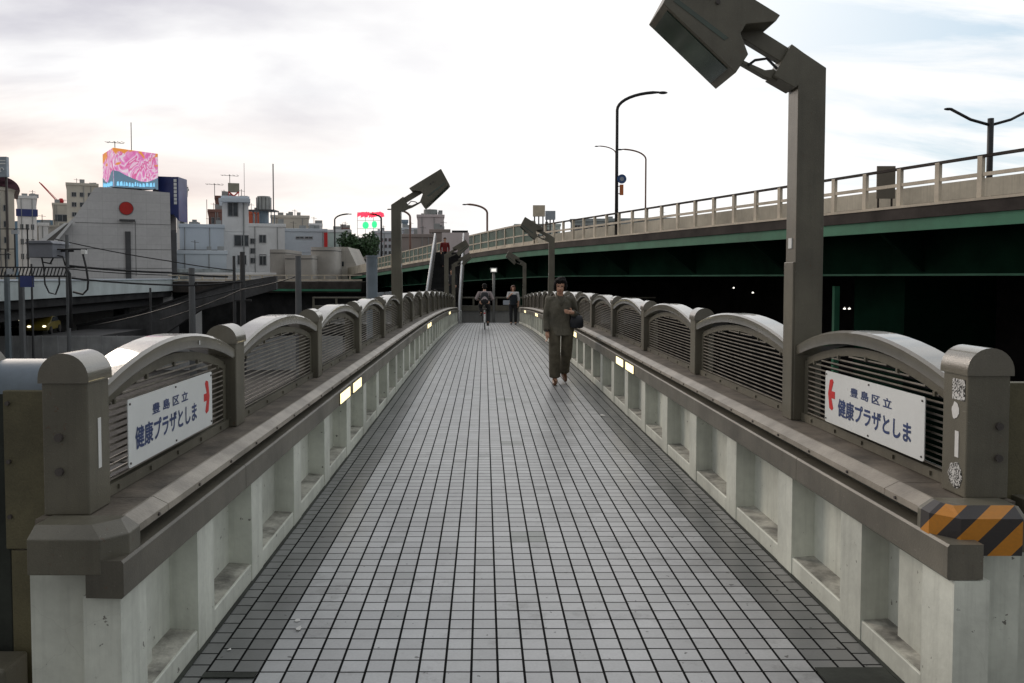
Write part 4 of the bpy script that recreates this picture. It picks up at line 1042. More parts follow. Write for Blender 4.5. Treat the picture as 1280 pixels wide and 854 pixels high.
# second dark line of the road that joins the highway (centre left)
lr = empty('low_bridge', (0,0,0), 'low dark road bridge with a pale guardrail below the white buildings', 'viaduct')
a = at(208,350,98); b = at(452,352,92)
t = (b-a); t.z = 0; t = t.normalized(); L = (b-a).length
m = MB(); m.box(0,L,0,9,-1.4,-.1); o = m.build('deck_slab', M['fascia'], lr); o.location = a+Vector((0,0,-.1)); o.rotation_euler = (0,0,math.atan2(t.y,t.x))
m = MB(); m.box(0,L,.1,.25,.5,.62).box(0,L,.1,.25,-.1,.08)
i = 0
while i < L: m.box(i,i+.12,.1,.25,0,.6); i += 1.6
o = m.build('guardrail', M['rail'], lr); o.location = a; o.rotation_euler = (0,0,math.atan2(t.y,t.x))
m = MB(); m.box(6,L,-.3,-.05,-1.3,-1.05); o = m.build('green_beam', M['green'], lr); o.location = a; o.rotation_euler = (0,0,math.atan2(t.y,t.x))
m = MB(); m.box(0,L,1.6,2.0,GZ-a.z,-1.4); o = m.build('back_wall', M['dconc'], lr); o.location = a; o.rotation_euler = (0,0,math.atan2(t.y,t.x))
# concrete ramp wall
rw = empty('ramp_wall', at(95,420,72), 'stained concrete retaining wall sloping up to the right in the railway yard', 'wall')
s = .072
pl = [((x-95)*s, (420-y)*s) for x, y in ((95,470),(95,409),(175,391),(240,369),(300,352),(345,345),(345,362),(250,388),(200,421),(200,470))]
m = MB(); m.prism(pl, lambda p: (p[0],0,p[1]), lambda p: (p[0],.6,p[1])); m.build('wall', mat('stained_concrete', (.085,.085,.088), .9, .35, .5, bump=.2, bscale=6, streak=.6, seams=(1.5,30)), rw)
m = MB(); m.prism([((x-95)*s, (420-y)*s) for x, y in ((95,409),(175,391),(240,369),(300,352),(300,350),(240,366.5),(175,388.5),(95,406))], lambda p: (p[0],-.15,p[1]), lambda p: (p[0],.75,p[1])); m.build('coping', M['dconc'], rw)
# near concrete fence of the yard
fn = empty('yard_fence', (-24, 60, GZ), 'plain grey concrete panel fence along the near side of the railway yard', 'fence')
for i in range(26):
    if i == 0:
        m = MB(); m.box(.012,1.118,0,.1,0,2.6); o = fp = m.build('fence_panel', M['fence'], fn)
        m = MB(); m.box(-.06,.06,-.05,.0,0,2.62); q = pp = m.build('fence_post', M['fence'], fn)
    else:
        o = fp.copy(); q = pp.copy(); COL.objects.link(o); COL.objects.link(q)
    o.location = (-16+1.13*i,0,random.uniform(-.01,.01)); q.location = (-16+1.13*i,0,0)
# poles in the yard
def pole(px, ytop, d, r, mt, label, arms=(), square=False):
    x = (px-605)/1000*d; z = (347-ytop)/1000*d
    o = empty('utility_pole', (x,d,GZ), label, 'pole', 'poles standing in the railway yard')
    m = MB(); m.tube([(0,0,0),(0,0,z-GZ)], r, 4 if square else 10, r2=r*.85); m.build('pole', mt, o, auto=30)
    if arms:
        m = MB()
        for dz_, L in arms: m.box(-L,L,-.06,.06,z-GZ-dz_-.06,z-GZ-dz_+.06)
        m.build('cross_arm', M['black'], o)
    return o
dk2 = flat('pole_grey', (.13,.135,.14), .7); dk3 = flat('pole_dark', (.05,.05,.052), .7)
pole(9, 340, 50, .19, flat('pole_blue', (.14,.17,.19), .6), 'leftmost blue grey steel pole standing in the railway yard', square=True)
pole(27, 344, 49, .2, dk2, 'second grey pole from the left, under the gantry', square=True)
pole(85, 294, 50, .13, dk2, 'tall steel pole carrying hooped brackets at the left', [(1.0,.4)])
pole(240, 335, 56, .24, dk2, 'grey concrete pole in front of the sloping retaining wall', [(1.1,.4)])
pole(293, 320, 62, .13, dk3, 'dark left pole of the close pair in front of the white tower', [(2,.7)])
pole(303.5, 315, 56, .2, dk3, 'dark right pole of the close pair in front of the white tower', [(3.4,.6)])
pole(373, 320, 50, .21, dk2, 'grey tapered pole in front of the middle rounded hall')
pole(188, 360, 66, .1, dk3, 'thin dark pole beside the sloping retaining wall')
pole(40, 330, 58, .08, dk3, 'thin dark mast above the gantry')
# blue-grey round column just outside the left parapet
cl_ = empty('round_column', (at(465,0,16).x, 16, GZ), 'fat blue grey round column rising just outside the left parapet', 'column')
m = MB(); m.tube([(0,0,0),(0,0,7.42)], .112, 20); m.build('shaft', M['bluepipe'], cl_, auto=40)
m = MB(); m.tube([(0,0,7.40),(0,0,7.44)], .122, 20); m.build('cap', M['bluepipe'], cl_, auto=40)
# gantry
gy = empty('signal_gantry', at(0,345,47), 'dark lattice signal gantry with a slatted walkway crossing over the yard at the left edge', 'gantry')
m = MB(); s = .047
m.box(-60*s,84*s,0,.1,10*s,11.5*s).box(-60*s,84*s,0,.1,-1*s,.6*s).box(-60*s,84*s,.9,1.0,10*s,11.5*s)
x = -60
while x < 82:
    m.tube([(x*s,0,0),((x+3.2)*s,0,10*s)], .035, 4); x += 4.4
m.build('truss', M['black'], gy)
m = MB(); m.box(-60*s,84*s,0,1,-1.6*s,-1*s); m.build('walkway', M['dconc'], gy)
m = MB()
for z, a_, b_ in ((26,-10,14),(33,-10,20),(58,-20,38)): m.box(a_*s,b_*s,0,.06,z*s,(z+1)*s)
for x in (-6,8,20,36): m.tube([(x*s,0,10*s),(x*s,0,(58 if x!=8 else 33)*s)], .045, 5)
m.tube([(36*s,0,58*s),(36*s,0,40*s)], .04, 4); m.build('handrail', M['black'], gy)
m = MB(); m.box(10*s,44*s,2,4,24*s,42*s); m.prism([(8,42),(46,42),(42,46),(12,46)], lambda p: (p[0]*s,1.9,p[1]*s), lambda p: (p[0]*s,4.1,p[1]*s)); m.build('equipment_hut', flat('hut_grey', (.2,.21,.24), .6), gy, bevel=.03)
m = MB(); m.box(17*s,25*s,-.1,.1,52*s,57*s).box(10*s,17*s,-.1,.1,2*s,9*s); m.build('signal_box', flat('pale_steel', (.4,.42,.44)), gy)
m = MB(); m.box(26*s,41*s,-.05,0,-14*s,0).box(42*s,43*s,-.05,0,-14*s,0); m.build('blue_panel', dblue, gy)
# hooped bracket frame on the tall pole
hb_ = empty('hoop_bracket', at(83,360,49.6), 'dark bent pipe hoops and lamp arm fixed to the tall left pole', 'bracket')
s = .0496; q = lambda pts: [((x-83)*s, -.05, (360-y)*s) for x, y in pts]
m = MB()
m.tube(q([(52,312),(110,312)]), .05, 6); m.tube(q([(52,312),(56,335),(57,355),(62,366),(70,368),(75,355),(75,345)]), .05, 6)
m.tube(q([(104,313),(109,335),(111,352),(110,362),(104,368),(92,365)]), .065, 6); m.tube(q([(83,334),(88,342),(89,372),(88,410)]), .09, 6)
m.tube(q([(64,330),(70,319),(80,321),(83,332)]), .05, 6); m.tube(q([(56,328),(66,330)]), .04, 6); m.build('pipe', M['black'], hb_, smooth=True)
m = MB(); m.box((104-83)*s,(109.5-83)*s,-.2,.1,(360-318)*s,(360-312.5)*s); m.build('lamp', flat('white_box', (.8,.8,.78)), hb_, bevel=.02)
# overhead cables
def cable(pts, r, label):
    P = [at(*p) for p in pts]; out = []
    for a, b in zip(P, P[1:]):
        n = 8
        for i in range(n+ (1 if b is P[-1] else 0)):
            t = i/n; p = a.lerp(b, t); p.z -= .012*(b-a).length*4*t*(1-t); out.append(p)
    m = MB(); m.tube(out, r, 5); tag(m.build('overhead_cable', M['black'], smooth=True), label, 'cable')
cable([(70,299,60),(216,327,60),(293,338,60)], .04, 'topmost thin cable running down across the grey hall')
cable([(84,332,50),(216,341,53),(285,346,56)], .07, 'thick middle cable crossing the foot of the grey hall')
cable([(84,336,50),(210,344,53)], .03, 'thin cable just under the thick middle cable')
cable([(90,348,50),(240,357,55),(303,352,55)], .06, 'lowest cable along the pale edge of the left flyover')
cable([(110,408,64),(240,375,56),(330,352,60)], .05, 'dark cable following the top of the sloping retaining wall')
cable([(200,400,60),(303,362,55),(373,345,50)], .035, 'dark cable strung between the pole pair and the tapered pole')
# pale roofs and clutter strip in front of buildings
b = building(205, 300, 341, 101, 2, mat('pale_tin', (.36,.40,.41), .5, .35, 1.2, bump=0), 'low shed with a pale corrugated tin roof below the blue warehouse')
building(240, 345, 346, 99.8, 1, whitew, 'low white parapet wall in front of the white office block', wins=[])
# vehicles under the flyover
def car(p, rz, paint, label, name='parked_car', cat='car', taxi=False):
    o = empty(name, p, label, cat, rz=rz)
    prof = [(-2.1,.35),(-2.1,.8),(-1.9,.95),(-1.35,1.0),(-.85,1.42),(.6,1.45),(1.25,.98),(2.0,.85),(2.15,.6),(2.15,.35)]
    m = MB(); m.prism(prof, lambda q: (q[0],-.8,q[1]), lambda q: (q[0],.8,q[1])); m.build('body', paint, o, bevel=.06)
    m = MB(); m.prism([(-1.2,1.0),(-.78,1.36),(.55,1.38),(1.08,1.0)], lambda q: (q[0],-.815,q[1]), lambda q: (q[0],.815,q[1])); m.build('window', M['glass'], o)
    for x in (-1.35,1.35):
        for y in (-.8,.8):
            m = MB(); m.tube([(x,y-.1,.32),(x,y+.1,.32)], .32, 14); w = m.build('wheel', M['black'], o, auto=40)
            m = MB(); m.tube([(x,y-.11,.32),(x,y+.11,.32)], .17, 10); m.build('rim', M['bolt'], w)
    for y in (-.55,.55):
        m = MB(); m.ell((2.13,y,.68), .06,.14,.09, 8, 6); m.build('headlight', emit('headlight_glow', (1,.9,.6), 2.2) if 'headlight_glow' not in bpy.data.materials else bpy.data.materials['headlight_glow'], o)
    if taxi: m = MB(); m.box(-.25,.05,-.2,.2,1.46,1.6); m.build('roof_light', bpy.data.materials['headlight_glow'], o)
    return o
yel = flat('taxi_yellow', (.16,.12,.012), .5); 
car(Vector((at(54,0,66).x,66,-4.6)), R(-75), yel, 'yellow taxi with lit headlights under the left flyover', 'taxi', 'taxi', True)
car(Vector((at(40,0,70).x,70,-4.3)), R(-100), flat('dark_car', (.06,.06,.07), .3), 'dark car with lit headlights left of the yellow taxi')
m = MB(); m.box(at(10,0,60).x, at(96,0,60).x, 62.5, 80, GZ, -4.62); tag(m.build('road', M['asphalt']), kind='structure')
# ------------------------------------------------------------------ stairway up to the highway footpath
bz = -1.58+dz(39)
sw = empty('stairway', (-2.05, 39.3, bz), 'steep stairway with pale side rails climbing from the far left corner up to the highway', 'stairs')
n = 20; rise = .185; run = .40; wd = .78
m = MB()
for i in range(n): m.box(-wd,wd, i*run,(i+1)*run+.02, max(0,i*rise-.25), (i+1)*rise)
m.build('steps', M['dconc'], sw)
for s_, nm in ((-1,'l'),(1,'r')):
    x0, x1 = sorted((s_*wd, s_*(wd+.12)))
    m = MB(); m.prism([(0,-.1),(0,1.0),(n*run,n*rise+1.0),(n*run+.6,n*rise+1.0),(n*run+.6,n*rise-.3)], lambda p: (x0,p[0],p[1]), lambda p: (x1,p[0],p[1])); m.build('side_panel', flat('stair_pale', (.20,.19,.18), .6), sw)
    m = MB(); m.tube([(s_*(wd+.06),0,-.1),(s_*(wd+.06),0,1.08),(s_*(wd+.06),n*run,n*rise+1.1)], .05, 8); m.build('handrail', flat('rail_pale', (.55,.56,.58), .4), sw, smooth=True)
m = MB(); m.box(-wd,wd,n*run,n*run+3.5,n*rise-.3,n*rise-.02); m.build('landing', M['dconc'], sw)
m = MB(); m.box(-.6,1.1,n*run+3.2,n*run+3.6,n*rise-.02,n*rise+1.35); m.build('landing_screen', pinkw, sw)
# ------------------------------------------------------------------ people
def limb(mb, pts, rs, seg=12): mb.tube(pts, rs, seg)
def head_mesh(mb, hc, tilt, s=1.0):
    """skull, jaw, nose, ears around head centre; face towards -y"""
    rot = tilt.to_3x3()
    E = lambda off, a, b, c: mb.ell(Vector(hc)+rot @ (Vector(off)*s), a*s, b*s, c*s, 16, 12, rot)
    E((0,.01,.03), .074,.093,.088); E((0,-.022,-.035), .058,.068,.075); E((0,-.05,-.075), .032,.03,.026)
    mb.tube([Vector(hc)+rot@Vector((0,-.082,.012))*s, Vector(hc)+rot@Vector((0,-.102,-.03))*s, Vector(hc)+rot@Vector((0,-.085,-.036))*s], [.008*s,.014*s,.012*s], 8)
    for q in (-1, 1): E((q*.074,.012,-.005), .009,.02,.03); E((q*.03,-.083,.028), .02,.008,.007)
def hand(mb, w, d, thumb, s=1.0, curl=.6):
    """palm at wrist w, pointing along d; thumb: side vector; five separate fingers"""
    w = Vector(w); d = Vector(d).normalized(); t = Vector(thumb); t = (t-d*t.dot(d)).normalized(); nrm = d.cross(t)
    mb.tube([w-d*.02*s, w+d*.03*s, w+d*.085*s], [.024*s,.033*s,.030*s], 10)
    for i, L in enumerate((.075,.082,.076,.06)):
        b = w+d*.08*s+t*(.024-.0165*i)*s; c = curl
        p1 = b+(d*math.cos(c*.5)+nrm*math.sin(c*.5))*L*.45*s; p2 = p1+(d*math.cos(c*1.3)+nrm*math.sin(c*1.3))*L*.32*s; p3 = p2+(d*math.cos(c*2)+nrm*math.sin(c*2))*L*.25*s
        mb.tube([b-d*.02*s,b,p1,p2,p3], [.0085*s,.009*s,.0082*s,.0075*s,.006*s], 7)
    b = w+d*.025*s+t*.02*s; mb.tube([b,b+(d*.5+t*.8).normalized()*.04*s,b+(d*.5+t*.8).normalized()*.04*s+(d*.9+t*.3)*.035*s], [.013*s,.011*s,.008*s], 7)
def lofted(mb, rows, seg=20):
    """rows: (cx, cy, z, rx, ry)"""
    mb.loft([[(cx+rx*math.cos(2*math.pi*i/seg), cy+ry*math.sin(2*math.pi*i/seg), z) for i in range(seg)] for cx, cy, z, rx, ry in rows])
def shoe(parent, ank, toe_dir, mt, name='shoe'):
    m = MB(); a = Vector(ank); t = Vector(toe_dir).normalized(); p = a.copy(); 
    m.tube([a-t*.055+Vector((0,0,-.045)), a+t*.02+Vector((0,0,-.035)), a+t*.10+Vector((0,0,-.055)), a+t*.17+Vector((0,0,-.068))], [.036,.046,.038,.022], 10)
    m.box(a.x-.034,a.x+.034,a.y-.06,a.y+.06,a.z-.085,a.z-.05)
    return m.build(name, mt, parent, remesh=.009)
# --- walking woman
p = Vector((1.13, 11.85, -1.58))
wo = empty('person', p, 'person in olive tunic and trousers walking this way with a handbag on the bent arm', 'person')
tilt = Matrix.Rotation(R(12), 4, 'X') @ Matrix.Rotation(R(-6), 4, 'Z')
hc = (-.005,-.045,1.455)
Lh = (.115,.005,.82); Rh = (-.085,0,.82)
RK = (-.09,-.10,.45); RA = (-.085,-.10,.095); LK = (.09,.0,.46); LA = (.085,.30,.155)
RS = (-.165,0,1.255); RE = (-.205,.03,1.0); RW = (-.20,-.10,.775)
LS_ = (.165,0,1.255); LE = (.232,.06,1.03); LW = (.16,-.20,1.07)
m = MB()
head_mesh(m, hc, tilt, .98)
limb(m, [(0,.02,1.25),(0,.005,1.36),(-.003,-.02,1.42)], [.055,.047,.045])
lofted(m, [(0,0,.80,.135,.09),(0,0,.92,.14,.095),(0,0,1.02,.12,.085),(0,0,1.15,.14,.095),(0,.0,1.24,.14,.08),(0,.01,1.30,.07,.05)])
for h, k_, a_ in ((Rh,RK,RA),(Lh,LK,LA)): limb(m, [h,k_,a_], [.075,.05,.036])
for s_, e_, w_ in ((RS,RE,RW),(LS_,LE,LW)): limb(m, [(s_[0]*.6,s_[1],s_[2]),s_,e_,w_], [.05,.046,.038,.026])
hand(m, RW, (.05,-.15,-1), (.2,-1,0), .95, .5)
hand(m, LW, (-.75,-.5,.12), (0,-.3,1), .95, .8)
for a_, dd_ in ((RA,(0,-1,0)),(LA,(0,-.8,-.45))): limb(m, [Vector(a_), Vector(a_)+Vector(dd_).normalized()*.10-Vector((0,0,.045))], [.035,.025])
body = m.build('body', M['skin'], wo, remesh=.0065)
tun = mat('olive_tunic', (.125,.115,.088), .9, .3, 3, bump=.5, bscale=40, fine=.35)
tro = mat('brown_trousers', (.108,.094,.066), .9, .3, 6, bump=.5, bscale=22, fine=.2)
m = MB()
lofted(m, [(.01,.0,.725,.19,.135),(.01,.0,.80,.185,.13),(0,0,.92,.168,.118),(0,0,1.03,.155,.108),(0,-.005,1.14,.168,.122),(0,.0,1.22,.172,.11),(0,.01,1.275,.13,.085),(0,.012,1.305,.075,.062)], 28)
for s_, e_, w_ in ((RS,RE,RW),(LS_,LE,LW)):
    s_, e_, w_ = Vector(s_), Vector(e_), Vector(w_); limb(m, [Vector((s_.x*.55,s_.y,s_.z)), s_, s_.lerp(e_,.5), e_, e_.lerp(w_,.5), e_.lerp(w_,.88)], [.060,.062,.055,.051,.047,.047])
o = m.build('tunic', tun, wo, remesh=.009); wrinkle(o, .012, (11,11,5))
m = MB(); m.tube([(-.06,-.035,1.325),(-.035,-.10,1.24),(0,-.125,1.17)], .016, 6).tube([(.055,-.035,1.325),(.035,-.10,1.24),(0,-.125,1.17)], .016, 6); m.build('collar', tun, wo, smooth=True)
for h, k_, a_ in ((Rh,RK,RA),(Lh,LK,LA)):
    m = MB(); h, k_, a_ = Vector(h), Vector(k_), Vector(a_)
    limb(m, [Vector((h.x,h.y,.90)), h, h.lerp(k_,.5), k_, k_.lerp(a_,.5), a_+Vector((0,0,.015))], [.07,.098,.09,.082,.082,.088], 18)
    wrinkle(m.build('trouser_leg', tro, wo, remesh=.009), .011, (11,11,5))
shoe_m = flat('brown_leather', (.13,.05,.02), .4)
shoe(wo, RA, (-.1,-1,0), shoe_m); shoe(wo, LA, (.1,-.85,-.35), shoe_m)
m = MB(); rot = tilt.to_3x3(); H_ = Vector(hc)
m.ell(H_+rot@Vector((0,.02,.050)), .083,.095,.080, 18, 12, rot); m.ell(H_+rot@Vector((0,.04,-.02)), .084,.070,.082, 16, 10, rot)
for q in (-1,1): m.ell(H_+rot@Vector((q*.074,.002,.0)), .027,.055,.075, 12, 8, rot)
m.ell(H_+rot@Vector((-.03,-.068,.088)), .05,.028,.028, 12, 8, rot); m.ell(H_+rot@Vector((.045,-.055,.085)), .04,.034,.032, 12, 8, rot)
m.ell(H_+rot@Vector((.03,.0,.105)), .05,.05,.035, 12, 8, rot); wrinkle(m.build('hair', M['hairb'], wo, remesh=.006), .013, (28,28,14))
m = MB(); 
for q in (-1,1): m.ell(H_+rot@(Vector((q*.029,-.079,.012))), .014,.006,.006, 10, 6, rot)
m.build('eyes', M['black'], wo, smooth=True)
m = MB(); m.ell(H_+rot@Vector((0,-.090,-.062)), .022,.007,.006, 10, 6, rot); m.build('lips', flat('lips', (.32,.10,.08), .5), wo, smooth=True)
m = MB(); m.tube([(-.245,-.04,.79),(-.21,-.13,.77)], .03, 8) if False else m.tube([Vector(RW)+Vector((0,0,.035)),Vector(RW)+Vector((0,0,.012))], .034, 12); m.build('watch', M['black'], wo, smooth=True)
bag = empty('handbag', p+Vector((.235,-.075,.835)), 'dark navy handbag hanging from the bent arm of the walking person', 'bag', scale=.86)
m = MB(); m.loft([[(x*w_,y*d_,z) for x, y in ((-1,-.7),(-.8,-1),(.8,-1),(1,-.7),(1,.7),(.8,1),(-.8,1),(-1,.7))] for z, w_, d_ in ((0,.085,.045),(.02,.11,.06),(.12,.115,.058),(.20,.09,.035),(.215,.08,.02))])
m.build('bag_body', flat('navy_leather', (.012,.014,.022), .45), bag, auto=50)
m = MB(); m.tube([(-.06,-.01,.19),(-.05,0,.24),(0,0,.275),(.05,0,.24),(.06,-.01,.19)], .009, 6); m.build('strap', flat('navy_leather', (.012,.014,.022)), bag, smooth=True)
# generic smaller figure
def figure(name_label, p, rz, top, legs, hair, J, longhair=False, scale=1.0, skin=None, head_tilt=0, extra=None):
    o = empty('person', p, name_label, 'person', rz=rz, scale=scale)
    T = Matrix.Rotation(R(head_tilt), 4, 'X')
    m = MB(); head_mesh(m, J['head'], T, 1.0)
    hd_ = Vector(J['head']); ch = Vector(J['chest']); pv = Vector(J['pelvis'])
    limb(m, [ch+Vector((0,0,.08)), ch.lerp(hd_,.6), hd_], [.055,.05,.045])
    limb(m, [pv, pv.lerp(ch,.5), ch], [.115,.105,.12])
    for s in 'RL':
        limb(m, [ch+(Vector(J['sh'+s])-ch)*.5, J['sh'+s], J['el'+s], J['wr'+s]], [.06,.05,.04,.028]); limb(m, [pv+(Vector(J['hi'+s])-pv)*.5, J['hi'+s], J['kn'+s], J['an'+s]], [.09,.085,.055,.038])
        dv = (Vector(J['wr'+s])-Vector(J['el'+s])).normalized(); hand(m, J['wr'+s], dv, (0,-1,.3) if abs(dv.y) < .8 else (0,0,1), 1, .7)
        limb(m, [Vector(J['an'+s]), Vector(J['an'+s])+Vector((0,-.11,-.05))], [.036,.026])
    m.build('body', M['skin'], o, remesh=.009)
    m = MB()
    def ell_ring(c, rx, ry, ax): pass
    limb(m, [pv-Vector((0,0,.02)), pv.lerp(ch,.35), pv.lerp(ch,.75), ch+Vector((0,0,.03)), ch.lerp(hd_,.42)], [.15,.142,.155,.15,.065], 20)
    for s in 'RL':
        a, b, c_ = (Vector(J[k+s]) for k in ('sh','el','wr')); limb(m, [ch+(a-ch)*.45, a, b, b.lerp(c_, J.get('sleeve',.9))], [.09,.07,.058,.048])
    tp_ = m.build('jacket', top, o, remesh=.011)
    m = MB(); limb(m, [pv+Vector((-.06,0,0)), pv+Vector((.06,0,0))], .13)
    for s in 'RL': limb(m, [J['hi'+s], J['kn'+s], Vector(J['kn'+s]).lerp(Vector(J['an'+s]), .93)], [.105,.08,.066])
    m.build('trousers', legs, o, remesh=.011)
    for s in 'RL': shoe(o, J['an'+s], (0,-1,0), M['black'])
    m = MB(); rot = T.to_3x3(); m.ell(hd_+rot@Vector((0,.025,.052)), .09,.102,.085, 16, 10, rot); m.ell(hd_+rot@Vector((0,.05,-.01)), .08,.065,.09, 14, 10, rot)
    m.ell(hd_+rot@Vector((0,-.05,.095)), .07,.045,.03, 12, 8, rot)
    if longhair:
        for q in (-1,1): m.ell(hd_+rot@Vector((q*.08,.01,-.03)), .03,.05,.10, 12, 8, rot)
    m.build('hair', hair, o, remesh=.009)
    m = MB()
    for q in (-1,1): m.ell(hd_+rot@(Vector((q*.03,-.083,.014))), .014,.006,.006, 8, 6, rot)
    m.build('eyes', M['black'], o)
    return o
J0 = dict(head=(0,-.02,1.60), chest=(0,0,1.34), pelvis=(0,0,.94), shR=(-.19,0,1.40), elR=(-.24,.02,1.12), wrR=(-.22,-.05,.88), shL=(.19,0,1.40), elL=(.24,.02,1.12), wrL=(.22,-.05,.88),
          hiR=(-.10,0,.90), knR=(-.11,-.02,.49), anR=(-.11,.03,.085), hiL=(.10,0,.90), knL=(.11,-.02,.49), anL=(.11,.03,.085))
black_c = flat('black_cloth', (.018,.019,.022), .85); 
J1 = dict(J0); J1.update(elR=(-.25,-.05,1.17), wrR=(-.10,-.25,1.33), anR=(-.09,-.06,.085), knR=(-.10,-.06,.49), sleeve=.35)
figure('person in dark vest and black trousers standing far off, one hand at the mouth', (1.26,34.6,-1.58+dz(34.6)), 0, flat('pale_shirt', (.55,.55,.55), .8), black_c, M['hairr'], J1, True, .985)
v_ = MB(); limb(v_, [(0,0,.86),(0,0,1.1),(0,0,1.28),(0,0,1.36)], [.163,.160,.172,.13], 20)
vo = v_.build('vest', flat('dark_teal_cloth', (.015,.022,.03), .85), [o for o in bpy.data.objects if o.name.startswith('person')][1], remesh=.012)
# --- cyclist riding away
by = 28.3; bzz = -1.58+dz(by)
bk = empty('bicycle', (.02, by, bzz), 'city bicycle seen from behind with pale rear mudguard, ridden along the walkway', 'bicycle')
def wheel(y, nm='wheel'):
    m = MB(); r = .33; n = 28
    rings = []
    for i in range(n+1):
        a = 2*math.pi*i/n; c0 = Vector((0,y+r*math.cos(a),r*math.sin(a)+.345)); rad = Vector((0,math.cos(a),math.sin(a)))
        rings.append([c0+rad*.018*math.cos(b)+Vector((.018*math.sin(b),0,0)) for b in [k*math.pi/4 for k in range(8)]])
    m.loft(rings, caps=False); w = m.build('wheel', M['black'], bk, smooth=True)
    m = MB()
    for i in range(12):
        a = math.pi*i/6; m.tube([(.012*(-1)**i,y,.345),(0,y+.315*math.cos(a),.345+.315*math.sin(a))], .0022, 4)
    m.tube([(-.05,y,.345),(.05,y,.345)], .018, 8); m.build('spokes', flat('chrome', (.5,.5,.5), .25, metal=.8), w)
wheel(-.48); wheel(.60)
m = MB(); t_ = lambda *p, r=.016: m.tube(list(p), r, 8)
t_((0,-.48,.345),(0,-.05,.30)); t_((0,-.48,.345),(0,-.17,.72)); t_((0,-.05,.30),(0,-.20,.86)); t_((0,-.05,.30),(0,.40,.62)); t_((0,-.15,.68),(0,.40,.72)); t_((0,.38,.86),(0,.42,.60),(.0,.60,.345))
m.build('frame', flat('bike_silver', (.35,.36,.38), .35), bk, smooth=True)
m = MB(); m.tube([(0,.38,.84),(0,.36,1.0)], .014, 8).tube([(-.29,.12,1.0),(-.22,.28,1.02),(0,.36,1.0),(.22,.28,1.02),(.29,.12,1.0)], .012, 8); m.build('handlebar', M['bolt'], bk, smooth=True)
m = MB(); m.loft([[(-.035,.08,.90),(.035,.08,.90),(.03,.08,.87),(-.03,.08,.87)],[(-.11,-.26,.91),(.11,-.26,.91),(.09,-.26,.87),(-.09,-.26,.87)]]); m.tube([(0,-.19,.70),(0,-.20,.88)], .014, 8) ; sd = m.build('saddle', M['black'], bk)
m = MB(); k = 10
rings = [[(x,-.48-.375*math.cos(R(a)),.345+.375*math.sin(R(a))) for x in (-.03,.03)]+[(x,-.48-.368*math.cos(R(a)),.345+.368*math.sin(R(a))) for x in (.03,-.03)] for a in range(-10,121,13)]
m.loft(rings); m.build('mudguard', flat('pale_guard', (.68,.68,.68), .4), bk)
m = MB(); m.box(-.07,.07,-.82,-.30,.735,.75); m.tube([(-.06,-.5,.735),(-.05,-.48,.36)], .006, 5).tube([(.06,-.5,.735),(.05,-.48,.36)], .006, 5); m.build('rear_rack', M['bolt'], bk)
m = MB(); m.ell((0,-.86,.60), .03,.015,.03, 8, 6); m.build('rear_light', M['red'], bk)
m = MB(); m.tube([(-.09,-.05,.30),(.09,-.05,.30)], .02, 8).tube([(.08,-.05,.30),(.08,-.05,.14)], .012, 6).tube([(-.08,-.05,.30),(-.08,-.05,.46)], .012, 6).box(.07,.17,-.09,-.01,.12,.14).box(-.17,-.07,-.09,-.01,.46,.48); m.build('pedals', M['bolt'], bk)
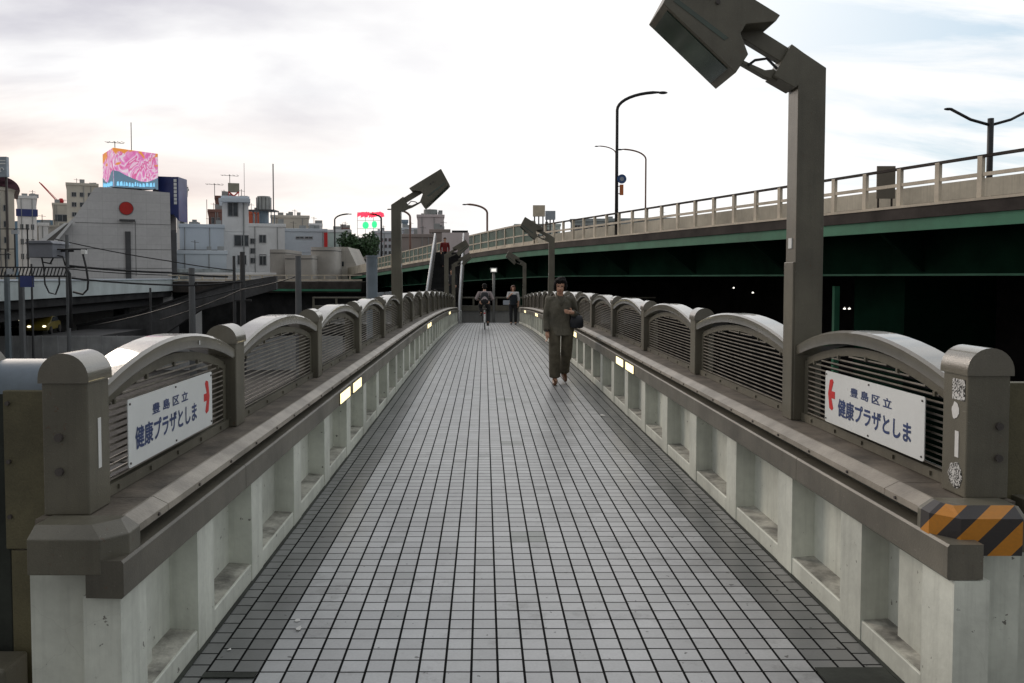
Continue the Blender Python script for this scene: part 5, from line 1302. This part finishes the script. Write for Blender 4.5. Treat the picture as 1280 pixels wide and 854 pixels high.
# local frame of the rider faces -y, so it is turned round
J2 = dict(head=(0,-.20,1.48), chest=(0,-.10,1.22), pelvis=(0,.17,.99), shR=(-.19,-.10,1.28), elR=(-.27,-.20,1.06), wrR=(-.28,-.20-.02,1.04), shL=(.19,-.10,1.28), elL=(.27,-.12,1.02), wrL=(.29,-.16,1.03),
          hiR=(-.10,.15,.95), knR=(-.14,-.18,.62), anR=(-.12,.06,.23), hiL=(.10,.15,.95), knL=(.15,-.24,.80), anL=(.12,.04,.56))
J2['wrR'] = (-.28,-.155,1.05); J2['elR'] = (-.30,.04,1.06); J2['elL'] = (.30,.04,1.06); J2['wrL'] = (.28,-.155,1.05)
rider = figure('person in a pale mauve jacket and black backpack riding a bicycle away', (.02,by,bzz), R(180), flat('mauve_jacket', (.30,.25,.25), .85), black_c, M['hairb'], J2, False, 1.0, head_tilt=14)
m = MB(); m.loft([[(x*w_,.02+y*d_+ (1.35-z)*.42,z) for x, y in ((-1,-.6),(-.7,-1),(.7,-1),(1,-.6),(1,.6),(.7,1),(-.7,1),(-1,.6))] for z, w_, d_ in ((.92,.11,.05),(.96,.14,.08),(1.15,.145,.085),(1.27,.12,.07),(1.31,.08,.03))])
bp_ = m.build('backpack', black_c, auto=60); bp_.location = (.02,by,bzz); bp_.rotation_euler = (0,0,R(180)); tag(bp_, 'black backpack worn by the cyclist', 'backpack')
# --- people on the stairway
def st_pos(i, x): return Vector((-2.05+x, 39.3+(i+.4)*run, bz+(i+1)*rise))
figure('person in a dark red top near the head of the stairway', st_pos(14,-.15), R(10), flat('dark_red_cloth', (.16,.012,.012), .85), black_c, M['hairb'], J0, False, .98)
figure('person in black coming down the right side of the stairway', st_pos(4,.40), R(-5), black_c, black_c, M['hairb'], J0, False, 1.0)
figure('person in a light blue shirt at the foot of the stairway', st_pos(0,-.35)-Vector((0,0,.1)), R(180), flat('light_blue_cloth', (.22,.38,.65), .8), flat('navy_cloth', (.02,.025,.06), .85), M['hairb'], J0, False, .9)
# loose litter on the tiles
for x, y, s_, lab in ((-.86,3.62,.012,'tiny white scrap of litter by the left wall'),(-.83,3.53,.014,'larger white scrap of litter beside the first by the left wall'),(1.36,9.1,.03,'pale paper scrap lying near the right wall behind the woman'),(-1.08,3.33,.006,'speck of white litter nearest the left kerb')):
    m = MB(); random.seed(x); m.poly([(s_*(1+random.uniform(-.4,.4))*math.cos(a), s_*1.6*(1+random.uniform(-.4,.4))*math.sin(a), .003+random.uniform(0,.003)) for a in [i*math.pi/4 for i in range(8)]])
    o = m.build('litter', M['paper']); o.location = (x,y,-1.58); md = o.modifiers.new('s','SOLIDIFY'); md.thickness = .0015; tag(o, lab, 'litter')
